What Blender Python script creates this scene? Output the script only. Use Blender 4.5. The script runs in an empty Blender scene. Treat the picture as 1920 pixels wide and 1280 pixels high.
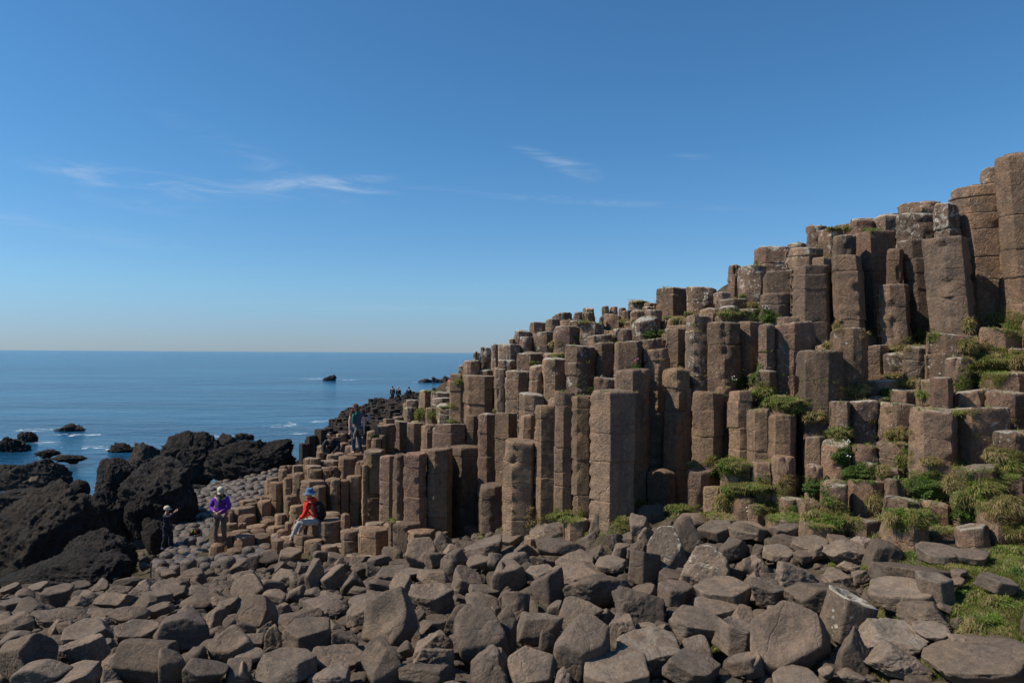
import bpy, bmesh, math, random
import numpy as np
from mathutils import Vector, Matrix
from mathutils.bvhtree import BVHTree
random.seed(7); RNG = np.random.default_rng(7)
scene = bpy.context.scene
COL = scene.collection
# ------------------------------------------------------------------ camera model (pixels of a 1920x1280 frame)
F = 1400.0; CAMZ = 6.6
PITCH = math.atan(21.5 / F); ROLL = 0.0058
RM = Matrix.Rotation(math.radians(90) + PITCH, 3, 'X') @ Matrix.Rotation(ROLL, 3, 'Z')
RMn = np.array(RM)
def ray(px, py):
    v = RMn @ np.array([(px - 960) / F, (640 - py) / F, -1.0])
    return v / v[1]
def at(px, py, d):
    r = ray(px, py) * d
    return np.array([r[0], r[1], r[2] + CAMZ])
def relz(px, py, d): return at(px, py, d)[2]
# ------------------------------------------------------------------ numpy helpers
_perm = np.random.default_rng(3).permutation(256); _perm = np.concatenate([_perm, _perm, _perm])
_g = np.random.default_rng(4).normal(size=(256, 3)); _g /= np.linalg.norm(_g, axis=1)[:, None]
def noise(P):
    P = np.asarray(P, float); i = np.floor(P).astype(int); f = P - i; u = f * f * f * (f * (f * 6 - 15) + 10)
    i &= 255; out = 0
    for dx in (0, 1):
        wx = u[..., 0] if dx else 1 - u[..., 0]
        for dy in (0, 1):
            wy = u[..., 1] if dy else 1 - u[..., 1]
            for dz in (0, 1):
                wz = u[..., 2] if dz else 1 - u[..., 2]
                h = _perm[_perm[_perm[(i[..., 0] + dx) & 255] + ((i[..., 1] + dy) & 255)] + ((i[..., 2] + dz) & 255)]
                g = _g[h]
                out = out + wx * wy * wz * (g[..., 0] * (f[..., 0] - dx) + g[..., 1] * (f[..., 1] - dy) + g[..., 2] * (f[..., 2] - dz))
    return out * 1.6
def fbm(P, o=3, lac=2.1, gain=.5):
    s = 0; a = 1
    for k in range(o):
        s = s + a * noise(P + 17.3 * k); P = P * lac; a *= gain
    return s
def make_mesh(name, V, faces, mat=None, smooth=True):
    """faces: list of int arrays (n,3)/(n,4)"""
    me = bpy.data.meshes.new(name)
    V = np.asarray(V, np.float32)
    fs = [np.asarray(f, np.int32) for f in faces if len(f)]
    loops = np.concatenate([f.ravel() for f in fs])
    tot = np.concatenate([np.full(len(f), f.shape[1], np.int32) for f in fs])
    start = np.concatenate([[0], np.cumsum(tot)[:-1]]).astype(np.int32)
    me.vertices.add(len(V)); me.vertices.foreach_set('co', V.ravel())
    me.loops.add(len(loops)); me.loops.foreach_set('vertex_index', loops)
    me.polygons.add(len(tot)); me.polygons.foreach_set('loop_start', start)
    try: me.polygons.foreach_set('loop_total', tot)
    except Exception: pass
    me.update(calc_edges=True); me.validate()
    me.polygons.foreach_set('use_smooth', np.full(len(me.polygons), smooth))
    if mat: me.materials.append(mat)
    return me
def link(name, me, parent=None, loc=None):
    o = bpy.data.objects.new(name, me); COL.objects.link(o)
    if parent: o.parent = parent
    if loc is not None: o.location = loc
    return o
def tag(o, label=None, cat=None, group=None, kind=None):
    if label: o['label'] = label
    if cat: o['category'] = cat
    if group: o['group'] = group
    if kind: o['kind'] = kind
    return o
def ordinal(n):
    ones = ['', 'first', 'second', 'third', 'fourth', 'fifth', 'sixth', 'seventh', 'eighth', 'ninth', 'tenth', 'eleventh', 'twelfth', 'thirteenth', 'fourteenth', 'fifteenth', 'sixteenth', 'seventeenth', 'eighteenth', 'nineteenth']
    tens = ['', '', 'twenty', 'thirty', 'forty', 'fifty', 'sixty', 'seventy']
    if n < 20: return ones[n]
    if n % 10 == 0: return tens[n // 10][:-1] + 'ieth'
    return tens[n // 10] + '-' + ones[n % 10]
# ------------------------------------------------------------------ materials
def new_mat(name):
    m = bpy.data.materials.new(name); m.use_nodes = True
    nt = m.node_tree; b = nt.nodes['Principled BSDF']
    return m, nt, b
class NB:
    def __init__(s, nt): s.nt = nt
    def n(s, t, **k):
        x = s.nt.nodes.new(t)
        for a, v in k.items(): setattr(x, a, v)
        return x
    def l(s, a, b): s.nt.links.new(a, b)
    def math(s, op, a, b=None, c=None, clamp=False):
        x = s.n('ShaderNodeMath', operation=op, use_clamp=clamp)
        for i, v in enumerate((a, b, c)):
            if v is None: continue
            if hasattr(v, 'node'): s.l(v, x.inputs[i])
            else: x.inputs[i].default_value = v
        return x.outputs[0]
    def noise(s, vec, scale, detail=4, rough=.55, dist=0):
        x = s.n('ShaderNodeTexNoise'); x.inputs['Scale'].default_value = scale; x.inputs['Detail'].default_value = detail
        x.inputs['Roughness'].default_value = rough; x.inputs['Distortion'].default_value = dist
        s.l(vec, x.inputs['Vector']); return x.outputs['Fac']
    def vor(s, vec, scale, feat='F1', out='Distance'):
        x = s.n('ShaderNodeTexVoronoi', feature=feat); x.inputs['Scale'].default_value = scale
        s.l(vec, x.inputs['Vector']); return x.outputs[out]
    def ramp(s, v, lo, hi, a=0., b=1.):
        x = s.n('ShaderNodeMapRange', interpolation_type='SMOOTHSTEP'); x.clamp = True
        for k, val in (('Value', v), ('From Min', lo), ('From Max', hi), ('To Min', a), ('To Max', b)):
            if hasattr(val, 'node'): s.l(val, x.inputs[k])
            else: x.inputs[k].default_value = val
        return x.outputs['Result']
    def mix(s, f, a, b, mode='MIX'):
        x = s.n('ShaderNodeMix', data_type='RGBA', blend_type=mode)
        for k, v in ((0, f), (6, a), (7, b)):
            if hasattr(v, 'node'): s.l(v, x.inputs[k])
            else: x.inputs[k].default_value = v if k == 0 else (*v, 1)
        return x.outputs[2]
def basalt_material(name='basalt', wet=False, crag=False, tint=1., rough=1., colA=(.32, .193, .118), colB=(.172, .117, .078)):
    m, nt, b = new_mat(name); N = NB(nt)
    geo = N.n('ShaderNodeNewGeometry'); P = geo.outputs['Position']; Nz = N.n('ShaderNodeSeparateXYZ'); N.l(geo.outputs['Normal'], Nz.inputs[0]); nz = Nz.outputs[2]
    oi = N.n('ShaderNodeObjectInfo'); sc = N.n('ShaderNodeSeparateColor'); N.l(oi.outputs['Color'], sc.inputs[0])
    lich, och, dark = sc.outputs[0], sc.outputs[1], sc.outputs[2]; rnd = oi.outputs['Random']
    big = N.ramp(N.noise(P, 2.2, 4, .6, .4), .35, .68)
    c = N.mix(big, colA, colB)
    # per-stone tint
    r2 = N.math('FRACT', N.math('MULTIPLY', rnd, 7.31)); r3 = N.math('FRACT', N.math('MULTIPLY', rnd, 19.7))
    c = N.mix(N.math('MULTIPLY', r2, .55), c, (.135, .108, .088))
    c = N.mix(N.math('MULTIPLY', N.ramp(r3, .55, 1.), .5 * tint), c, (.25, .135, .095))
    # grey flaked plates
    flake = N.ramp(N.noise(P, 4.5, 2, .5, 1.2), .585, .61)
    c = N.mix(N.math('MULTIPLY', flake, .38), c, (.10, .086, .075))
    if not crag and not wet:
        tcg = N.n('ShaderNodeTexCoord'); sg = N.n('ShaderNodeSeparateXYZ'); N.l(tcg.outputs['Generated'], sg.inputs[0])
        low = N.ramp(N.math('ADD', sg.outputs[2], N.math('MULTIPLY', N.math('SUBTRACT', N.noise(P, 3.2, 4, .6), .5), 1.1)), .78, .42)
        c = N.mix(N.math('MULTIPLY', low, N.math('MULTIPLY', och, 1.6), clamp=True), c, (.30, .205, .122))
    # ochre stain
    om = N.math('MULTIPLY', N.ramp(N.noise(P, 2.8, 4, .6, .6), .38, .62), och, clamp=True)
    c = N.mix(om, c, (.32, .212, .108))
    # fine speckle
    c = N.mix(.65, c, N.mix(N.ramp(N.noise(P, 70, 3, .7), .3, .7), (.62, .62, .62), (1.3, 1.3, 1.3)), 'MULTIPLY')
    c = N.mix(.7, c, N.mix(N.ramp(N.noise(P, 17, 4, .7), .3, .7), (.72, .72, .72), (1.24, 1.22, 1.2)), 'MULTIPLY')
    st_ = N.n('ShaderNodeVectorMath', operation='MULTIPLY'); N.l(P, st_.inputs[0]); st_.inputs[1].default_value = (7, 7, .7)
    if not crag: c = N.mix(N.math('MULTIPLY', N.ramp(N.noise(st_.outputs[0], 1., 4, .6), .52, .66), .42), c, (.085, .068, .055))
    r4 = N.ramp(N.math('FRACT', N.math('MULTIPLY', rnd, 43.3)), 0, 1, .76, 1.2); vm = N.n('ShaderNodeVectorMath', operation='SCALE'); N.l(c, vm.inputs[0]); N.l(r4, vm.inputs['Scale']); c = vm.outputs[0]
    # lichen: patches (denser on tops) and round spots
    up = N.ramp(nz, .3, .95, 0, .17)
    pn = N.math('ADD', N.math('ADD', N.noise(P, 5.5, 8, .74, .9), up), N.math('MULTIPLY', lich, .16))
    patch = N.ramp(pn, .638, .69)
    sp = N.vor(P, 17.0); spc = N.vor(P, 17.0, 'F1', 'Color'); ss = N.n('ShaderNodeSeparateColor'); N.l(spc, ss.inputs[0])
    dn = N.math('ADD', sp, N.math('MULTIPLY', N.noise(P, 40, 3), .18))
    thr = N.math('SUBTRACT', N.math('MULTIPLY', N.math('ADD', ss.outputs[0], N.math('MULTIPLY', lich, .55)), .42), .04)
    gate = N.ramp(N.noise(P, 2.0, 2), N.math('SUBTRACT', .56, N.math('MULTIPLY', lich, .25)), .60)
    spot = N.math('MULTIPLY', N.ramp(N.math('SUBTRACT', thr, dn), 0., .035), gate)
    lm = N.math('MULTIPLY', N.math('MAXIMUM', patch, spot), N.ramp(lich, 0, .3), clamp=True)
    lm = N.math('MULTIPLY', lm, N.ramp(N.noise(P, 90, 3, .7), .25, .5, .45, .9))
    lc = N.mix(N.ramp(N.noise(P, 9, 2), .4, .6), (.52, .48, .40), (.40, .36, .28))
    c = N.mix(lm, c, lc)
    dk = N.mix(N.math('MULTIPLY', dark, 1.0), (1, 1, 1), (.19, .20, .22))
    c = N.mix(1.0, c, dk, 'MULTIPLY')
    N.l(c, b.inputs['Base Color'])
    b.inputs['Roughness'].default_value = .5 if wet else .88
    b.inputs['Specular IOR Level'].default_value = .5 if wet else .25
    if crag:
        h = N.math('ADD', N.math('MULTIPLY', N.noise(P, 5, 8, .7), 1.6), N.math('MULTIPLY', N.vor(P, 7), .3))
        bs, bd = 1., .19
    else:
        h1 = N.math('MULTIPLY', N.noise(P, 24, 6, .72), 1.0)
        cr = N.ramp(N.vor(N_dist(N, P), 1.7, 'DISTANCE_TO_EDGE'), 0., .02)
        pits = N.ramp(N.vor(P, 60), .0, .35)
        h = N.math('ADD', N.math('ADD', h1, N.math('MULTIPLY', N.noise(P, 7, 3, .6), .9)), N.math('ADD', N.math('MULTIPLY', cr, .25), N.math('MULTIPLY', pits, .16)))
        bs, bd = .85 * rough, .04
    bp = N.n('ShaderNodeBump'); bp.inputs['Strength'].default_value = bs; bp.inputs['Distance'].default_value = bd
    N.l(h, bp.inputs['Height']); N.l(bp.outputs[0], b.inputs['Normal'])
    return m
def N_dist(N, P):
    x = N.n('ShaderNodeTexNoise'); x.inputs['Scale'].default_value = 3.; x.inputs['Detail'].default_value = 3.; N.l(P, x.inputs['Vector'])
    v = N.n('ShaderNodeVectorMath', operation='MULTIPLY_ADD'); N.l(x.outputs['Color'], v.inputs[0]); v.inputs[1].default_value = (.35, .35, .35); N.l(P, v.inputs[2])
    return v.outputs[0]
M_BAS = basalt_material()
M_BOULD = basalt_material('boulder_stone', tint=.12, rough=.6, colA=(.215, .152, .106), colB=(.138, .104, .077))
M_DARK = basalt_material('black_rock', crag=True, tint=.2, colA=(.225, .175, .14), colB=(.12, .105, .092))
M_WET = basalt_material('wet_cobble', wet=True, tint=.2, colA=(.30, .215, .155), colB=(.18, .14, .108))
def simple_mat(name, col, rough=.8, var=.25, scale=30, bump=.0, spec=.3):
    m, nt, b = new_mat(name); N = NB(nt); geo = N.n('ShaderNodeTexCoord')
    f = N.noise(geo.outputs['Object'], scale, 4, .6)
    c = N.mix(N.ramp(f, .3, .7), tuple(x * (1 - var) for x in col), tuple(min(1, x * (1 + var)) for x in col))
    N.l(c, b.inputs['Base Color']); b.inputs['Roughness'].default_value = rough; b.inputs['Specular IOR Level'].default_value = spec
    if bump:
        bp = N.n('ShaderNodeBump'); bp.inputs['Strength'].default_value = .8; bp.inputs['Distance'].default_value = bump
        N.l(N.noise(geo.outputs['Object'], scale * .4, 4, .6), bp.inputs['Height']); N.l(bp.outputs[0], b.inputs['Normal'])
    return m
def soil_material(ca=(.075, .055, .038), cb=(.13, .10, .07), nm='soil'):
    m, nt, b = new_mat(nm); N = NB(nt); geo = N.n('ShaderNodeNewGeometry'); P = geo.outputs['Position']
    c = N.mix(N.ramp(N.noise(P, 3, 5, .65), .35, .65), ca, cb)
    c = N.mix(N.math('MULTIPLY', N.ramp(N.noise(P, 12, 4, .6), .45, .62), .6), c, (.07, .07, .03))
    N.l(c, b.inputs['Base Color']); b.inputs['Roughness'].default_value = .95; b.inputs['Specular IOR Level'].default_value = .1
    bp = N.n('ShaderNodeBump'); bp.inputs['Distance'].default_value = .06; N.l(N.noise(P, 14, 6, .75), bp.inputs['Height']); N.l(bp.outputs[0], b.inputs['Normal'])
    return m
def grass_material(name, a, c_, d):
    m, nt, b = new_mat(name); N = NB(nt); geo = N.n('ShaderNodeNewGeometry'); P = geo.outputs['Position']; r = geo.outputs['Random Per Island']
    c = N.mix(r, a, c_); c = N.mix(N.ramp(N.noise(P, 5, 3), .42, .62), c, d)
    N.l(c, b.inputs['Base Color']); b.inputs['Roughness'].default_value = .6; b.inputs['Specular IOR Level'].default_value = .2
    try: b.inputs['Subsurface Weight'].default_value = 0.0
    except Exception: pass
    tr = N.n('ShaderNodeBsdfTranslucent'); N.l(c, tr.inputs[0]); mx = N.n('ShaderNodeMixShader'); mx.inputs[0].default_value = .42
    out = nt.nodes['Material Output']; N.l(b.outputs[0], mx.inputs[1]); N.l(tr.outputs[0], mx.inputs[2]); N.l(mx.outputs[0], out.inputs[0])
    return m
M_SOIL = soil_material(); M_TURF = soil_material((.07, .085, .03), (.12, .15, .05), 'turf_base')
M_GRASS = grass_material('grass_green', (.13, .22, .03), (.23, .34, .055), (.28, .30, .09))
M_DRY = grass_material('grass_dry', (.38, .28, .13), (.52, .41, .21), (.28, .24, .09))
M_LEAF = grass_material('leaf_green', (.10, .18, .04), (.17, .26, .06), (.15, .20, .06))
# ------------------------------------------------------------------ column outlines read off the photograph
Z5 = (620, 640, 3.2); Z8b = (840, 560, 4.8); Z6 = (980, 560, 2.91); Z7 = (1340, 280, 2.909); Z8 = (1340, 640, 3.2)
Z3 = (440, 680, 4.571); Z4 = (380, 840, 4.0)
# row name -> (zoom, lichen, ochre, [(xL, xR, ytop, ybottom, arris or 0, lean)])
ROWS = [
 ('front wall', Z5, .04, .30, [(205,320,655,1105,225),(292,392,690,1085,300),(378,460,680,1080,400),(440,585,675,1140,520),(567,728,650,1150,626),(718,900,635,1130,783),(895,1050,865,1185,915),(1035,1240,600,1165,1190),(1220,1372,385,1060,1345),(1345,1480,305,1010,1350)]),
 ('front wall', Z6, .05, .34, [(272,388,530,1200,362),(380,605,505,1170,480),(500,690,390,1130,597),(650,800,275,940,740),(770,918,390,1130,850),(680,835,950,1140,765),(925,1085,510,890,982),(1045,1132,480,860,0),(1120,1262,505,890,1250)]),
 ('low platform of broken columns', Z5, .0, .55, [(95,195,810,1135,112),(55,112,835,1000,0),(60,118,1040,1150,0),(188,225,740,1110,0),(45,160,700,830,72),(150,208,725,800,0),(0,56,830,1000,0)]),
 ('blocks at the foot of the front wall', Z5, .0, .35, [(65,180,1140,1280,85),(170,355,1135,1290,265),(345,400,1080,1200,0),(378,545,1100,1270,462),(467,617,1145,1240,500),(615,700,1150,1200,0),(795,905,1120,1180,0)]),
 ('second tier behind the front wall', Z5, .2, .12, [(312,392,500,680,0),(380,465,480,665,0),(455,560,490,670,0),(560,632,500,665,0),(625,830,500,640,735),(810,892,445,640,0),(885,1000,440,900,0),(985,1145,435,870,1070),(1140,1224,445,590,0)]),
 ('third tier of the stepped slope', Z5, .32, .1, [(790,996,205,445,848),(985,1056,165,430,0),(1048,1208,178,440,1125),(1195,1280,145,330,0),(1135,1284,315,440,0),(1265,1420,105,330,1348),(1410,1592,25,320,1475),(730,800,300,470,0)]),
 ('grassy steps beside the sea', Z5, .55, .1, [(530,600,300,390,0),(450,536,355,410,0),(440,502,400,470,0),(600,722,305,360,0),(690,790,280,330,0),(635,752,390,500,0),(715,800,220,300,0),(600,740,345,385,0)]),
 ('upper stepped slope', Z8b, .55, .05, [(220,290,485,555,0),(285,390,435,640,0),(95,155,600,710,0),(148,292,555,670,175),(390,455,410,600,0),(445,650,408,560,560),(548,600,358,400,0),(597,755,290,420,0),(640,765,340,480,0),(725,880,212,275,0),(770,965,300,475,895),(440,600,550,625,0),(615,850,490,640,735),(860,975,500,555,0),(945,1195,250,450,1100),(880,990,180,300,0),(285,410,640,700,0)]),
 ('rubbly crest of the slope', Z8b, .75, .0, [(940,1120,140,180,0),(1190,1410,225,345,1330),(1205,1300,125,195,1260),(1255,1500,330,390,0),(1365,1402,165,210,0),(1400,1560,150,270,1440),(1450,1530,70,140,0),(1530,1600,80,140,0),(1570,1660,110,190,0),(1640,1780,110,230,1740),(1650,1880,190,360,1730),(1530,1655,280,380,0),(1465,1560,270,330,0),(1780,1925,95,300,0),(1620,1790,15,60,0),(1230,1320,80,120,0),(1380,1450,65,110,0),(1130,1210,120,170,0),(1740,1920,365,430,0),(1085,1210,195,230,0),(1740,1850,70,110,0)]),
 ('third tier of the stepped slope', Z8b, .4, .05, [(1300,1505,400,700,1490),(1500,1750,385,640,1540),(1320,1500,715,840,0)]),
 ('tall middle tier', Z6, .35, .12, [(775,895,160,400,0),(885,1030,95,500,1010),(1010,1190,130,500,1105),(1165,1290,125,400,1245),(1285,1375,140,380,0),(1275,1380,395,480,0),(970,1085,55,95,0),(1065,1225,0,70,0),(1170,1300,55,125,0)]),
 ('crest blocks in the middle', (0,0,1), .6, .05, [(1233,1292,540,594,1262),(1290,1345,538,584,1325),(1340,1368,548,580,0),(1205,1240,568,600,0),(1345,1385,575,600,0),(1180,1215,563,590,0)]),
 ('crest of the cliff', Z7, .6, .05, [(70,140,630,810,0),(138,272,635,840,170),(238,350,525,600,0),(250,432,530,900,385),(400,585,535,650,520),(395,500,510,535,0),(500,612,412,530,565),(560,700,440,580,630),(635,772,470,600,0),(865,1020,360,535,0),(900,1005,350,400,0),(735,872,390,450,0),(740,880,375,400,0),(1005,1225,285,350,0),(1005,1240,348,500,1120),(1205,1335,295,460,0),(1470,1570,100,190,0)]),
 ('tall cliff columns at the right', Z7, .16, .08, [(270,462,680,915,0),(430,632,635,1060,520),(535,640,590,700,0),(630,790,575,995,740,.06),(750,965,450,1015,848,.05),(940,1022,540,745,0),(885,1050,735,1095,0,.06),(1005,1170,490,1060,0,.10),(1140,1365,480,1000,1330,.10),(1295,1555,190,1015,1378,.10),(1545,1740,25,900,1600,.08),(240,402,785,912,320),(340,460,910,945,0)]),
 ('lower tier of the cliff', Z7, .3, .05, [(310,535,950,1345,440),(635,822,985,1250,785),(805,945,1070,1250,910),(925,1065,1115,1250,1040),(1045,1170,1075,1250,0),(1165,1402,1010,1240,1265),(1265,1390,1140,1240,0),(1455,1640,980,1100,0),(1610,1700,1085,1160,0)]),
 ('grassy terraces at the right', Z8, .3, .08, [(505,750,55,405,680),(695,810,360,490,0),(800,978,360,585,870),(905,1120,235,330,1035),(1060,1240,290,360,0),(1305,1430,215,380,0),(1410,1640,300,395,0),(1640,1862,305,530,1810),(1645,1860,190,295,0),(980,1200,375,560,1080),(1180,1437,410,765,1285),(1415,1740,410,765,1585),(1680,1860,550,630,0)]),
 ('lowest blocks below the terraces', Z8, .15, .22, [(530,665,575,755,0),(545,640,745,830,0),(640,820,610,840,0),(820,972,630,730,905),(875,970,735,800,0),(965,1187,615,775,0),(970,1110,770,840,0),(640,800,875,1000,740),(800,1015,845,965,0),(1015,1160,835,950,0),(1465,1680,765,920,0),(1715,1860,820,990,0),(1025,1230,955,1040,1140),(1235,1415,975,1030,0),(405,557,950,1060,0),(505,640,970,1090,0),(120,240,950,1070,0),(205,300,985,1070,0),(815,990,1075,1170,0),(1270,1450,1140,1230,0),(1450,1640,1120,1240,0)]),
 ('stacked blocks right of the front wall', Z6, .06, .45, [(1230,1345,605,900,1270),(1340,1480,640,870,1400),(1365,1480,862,970,0),(1250,1370,890,1005,0),(895,1037,940,1150,975),(985,1100,1030,1190,1060)]),
 ('low platform of broken columns', Z4, .0, .7, [(480,575,225,390,520),(505,607,260,490,548),(608,675,225,365,0),(612,715,360,565,655),(675,762,190,430,722),(575,642,160,230,0),(650,760,435,520,680),(745,905,250,330,0),(800,900,165,245,0),(895,950,165,240,0),(945,1020,140,200,0),(820,925,290,470,870),(925,1030,235,480,1000)]),
 ('stepping blocks around the seated person', Z4, .0, .42, [(410,512,400,550,450),(325,412,420,500,0),(280,392,395,440,0),(390,480,375,410,0),(240,380,450,500,0),(270,395,510,560,0),(195,242,480,560,0),(430,557,530,560,0),(430,560,552,590,0),(185,270,570,640,0),(270,328,565,620,0),(330,480,590,620,0),(475,610,597,640,0),(160,285,650,770,0),(240,387,665,780,300),(350,517,665,780,430),(215,350,628,655,0),(320,470,625,655,0),(435,515,740,790,0),(515,612,690,785,0),(605,682,705,770,0),(680,822,665,780,755),(765,897,700,755,0),(790,892,575,680,810),(890,1052,550,725,960),(615,682,560,650,0),(55,162,735,780,0),(195,297,765,860,0),(920,1037,505,550,0),(560,620,500,560,0),(900,1040,535,560,0),(555,640,620,660,0)]),
 ('platform behind the standing woman', Z3, .1, .6, [(895,972,690,800,0),(970,1015,660,790,0),(830,898,690,760,0),(735,800,720,790,0),(1125,1180,650,750,0),(1175,1262,650,735,0),(1180,1275,740,775,0),(800,895,640,700,0),(700,770,770,810,0),(960,1130,785,830,0),(890,975,800,860,0),(1100,1275,760,810,0),(790,900,790,830,0),(760,890,845,890,0),(640,745,820,870,0),(500,600,880,930,0),(400,505,885,940,0),(1350,1450,465,500,0),(1270,1370,480,540,0),(1200,1290,540,600,0),(1130,1220,590,650,0),(1240,1300,620,660,0),(1040,1140,640,700,0),(870,960,610,650,0)]),
]
DPTS = [(690,850,18.5),(780,855,16),(870,840,14),(960,830,13.3),(1070,740,12.3),(1150,735,11.6),(1260,700,12),(1340,740,11.6),(1420,850,10.8),(1500,900,10),(1750,770,9.5),(1600,930,9.6),(1880,850,8.6),(1850,960,8),(1880,350,10),(1720,460,11),(1560,540,11.8),(1480,620,11.8),(1420,480,14),(1530,420,13.5),(1370,500,15),(1250,545,16.5),(1150,580,18),(1000,610,18.5),(900,655,19.5),(870,690,20),(900,705,16.5),(1000,690,15),(1100,650,14.5),(1250,620,14),(1180,650,13.6),(1350,600,12.8),(1700,640,10.5),(1560,660,11.2),(720,780,20),(700,800,20.5),(660,870,22),(600,910,21.5),(540,890,23.5),(640,850,24),(500,900,24),(560,960,21),(430,1000,20.5),(600,990,19.5),(700,1000,17),(760,1000,15.5),(620,1010,18.5),(430,960,22.5),(760,760,23),(800,740,24),(830,700,26),(650,830,28),(690,800,30),(740,780,28),(1610,740,10.4),(1500,800,10.6),(1450,770,10.9),(1700,1000,8.9),(560,1030,19),(440,1040,19.8),(880,690,17.5)]
DP = np.array(DPTS, float)
def dmin(px, py):
    r2 = ((DP[:, 0] - px) / 1.0) ** 2 + ((DP[:, 1] - py) * 1.3) ** 2 + 60
    w = r2 ** -1.8
    return float((w * DP[:, 2]).sum() / w.sum())
cols = []
for row, (ox, oy, s), li, oc, lst in ROWS:
    for e in lst:
        xl, xr, yt, yb, ar = e[:5]; lean = e[5] if len(e) > 5 else 0
        cols.append(dict(row=row, px=ox + (xl + xr) / 2 / s, w=(xr - xl) / s, yt=oy + yt / s, yb=oy + yb / s, t=((ar - xl) / (xr - xl) if ar else None), lean=lean, lich=li, och=oc))
cols.sort(key=lambda c: -c['yt'])
for i, c in enumerate(cols):
    d = dmin(c['px'], c['yt'])
    for o in cols[:i]:
        ov = min(c['px'] + c['w'] / 2, o['px'] + o['w'] / 2) - max(c['px'] - c['w'] / 2, o['px'] - o['w'] / 2)
        if ov > .3 * min(c['w'], o['w']) and o['yt'] > c['yt'] + 1 and o['yt'] < c['yb'] + 40: d = max(d, o['d'] + .12)
    for it in range(60):
        X = ray(c['px'], c['yt'])[0] * d; W = c['w'] * d / F; bad = None
        for o in cols[:i]:
            dx = X - o['X']; S = .44 * (W + o['W'])
            if abs(dx) < S and abs(d - o['d']) < math.sqrt(S * S - dx * dx) - 1e-4:
                bad = o['d'] + math.sqrt(S * S - dx * dx); break
        if bad is None: break
        d = bad + 1e-3
    c['d'] = d; c['X'] = X; c['W'] = W
    df = d - W * .35
    c['zt'] = at(c['px'], c['yt'], df)[2]; c['zb'] = at(c['px'], c['yb'], df)[2]
    c['zt'] = max(c['zt'], .3); c['cap'] = .0 if ('front wall' in c['row'] or 'platform of' in c['row'] or 'stepping' in c['row']) and 'tier' not in c['row'] and 'stacked' not in c['row'] else .2
# ------------------------------------------------------------------ ground surface
GP = [(960,1280,6.5),(0,1280,6.8),(1900,1280,5.6),(500,1280,6.6),(1450,1280,6.2),(0,1180,9.5),(0,1100,14.5),(300,1100,14.5),(300,1180,9.8),(600,1180,9.3),(600,1090,13.2),(960,1130,9.5),(960,1015,13.2),(780,1035,15),(1200,1100,9),(1200,990,11.2),(1450,1100,8),(1450,1005,9.8),(1700,1100,7.2),(1700,1030,8.3),(1900,1120,6.4),(650,1050,17),(500,1068,17.5),(400,1045,20.5),(300,1040,21.5),(100,1095,17),(200,1000,26),(0,975,28),(420,970,26),(350,935,30),(450,903,36),(540,875,37),(560,1010,20.5)]
gp = [at(*p) for p in GP] + [np.array(q, float) for q in [(-6,0,3.8),(6,0,5.2),(0,0,4.8),(-6,-8,4),(8,-8,5.8),(0,3,4.2),(-30,20,-1.4),(-30,5,.4),(-16,42,-1),(-22,30,-1.3),(-14,-2,2.6),(10,7,6.0),(9,9.5,6.4)]]
gp = np.array(gp)
def tps(pts, smooth=0.02):
    n = len(pts); A = pts[:, :2]; d = np.linalg.norm(A[:, None] - A[None], axis=2)
    K = d + 0.0; K = -K + np.eye(n) * -smooth * 5
    Pm = np.c_[np.ones(n), A]; L = np.block([[K, Pm], [Pm.T, np.zeros((3, 3))]])
    s = np.linalg.solve(L, np.r_[pts[:, 2], 0, 0, 0])
    def f(X, Y):
        X = np.asarray(X, float); Y = np.asarray(Y, float); sh = X.shape; q = np.c_[X.ravel(), Y.ravel()]
        out = np.empty(len(q))
        for a in range(0, len(q), 20000):
            qq = q[a:a + 20000]; dd = np.linalg.norm(qq[:, None] - A[None], axis=2)
            out[a:a + 20000] = -dd @ s[:n] + s[n] + qq @ s[n + 1:]
        return out.reshape(sh)
    return f
G = tps(gp)
Gs = lambda x, y: float(G(np.array([x]), np.array([y]))[0])
for c in cols: c['y'] = c['d']
C = np.array([[c['X'], c['d'], c['zb'], c['zt'], c['W']] for c in cols])
fill = []; frng = np.random.default_rng(8)
cand = [(x + frng.normal(0, .03), y + frng.normal(0, .03)) for y in np.arange(8, 29, .13) for x in np.arange(-9.5, 8.5, .13)]
for x, y in cand:
    d2 = np.hypot(C[:, 0] - x, C[:, 1] - y); Wf = frng.uniform(.36, .5)
    if d2.min() > 1.1 or (d2 < .40 * (C[:, 4] + Wf)).any(): continue
    if any(math.hypot(f[0] - x, f[1] - y) < .43 * (f[4] + Wf) for f in fill): continue
    px = 960 + x / y * F; wpx = Wf / y * F
    front = [o for o in cols if o['d'] < y - .08 and abs(o['X'] - x) < .6 and y - o['d'] < 1.0]
    behind = [o for o in cols if o['d'] > y + .02 and abs(o['px'] - px) < (o['w'] + wpx) * .46 and o['d'] - y < 3.]
    if not front: continue
    near = d2 < .75
    if not near.any(): continue
    if behind:
        yl = max(o['yb'] for o in behind); z = at(px, yl + 3, y - Wf * .3)[2]; z = min(z, C[near, 3].max() + .05)
    else:
        fr = [o for o in front if abs(o['px'] - px) < (o['w'] - wpx) * .5 + 5]
        if not fr: continue
        z = at(px, min(o['yt'] for o in fr) + 4, y)[2]
    zb_ = C[near, 2].min()
    if z < zb_ + .1: continue
    fill.append((x, y, min(zb_, z - .3), z, Wf))
FA = np.array(fill); print('fillers', len(fill), 'cols', len(cols))
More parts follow.
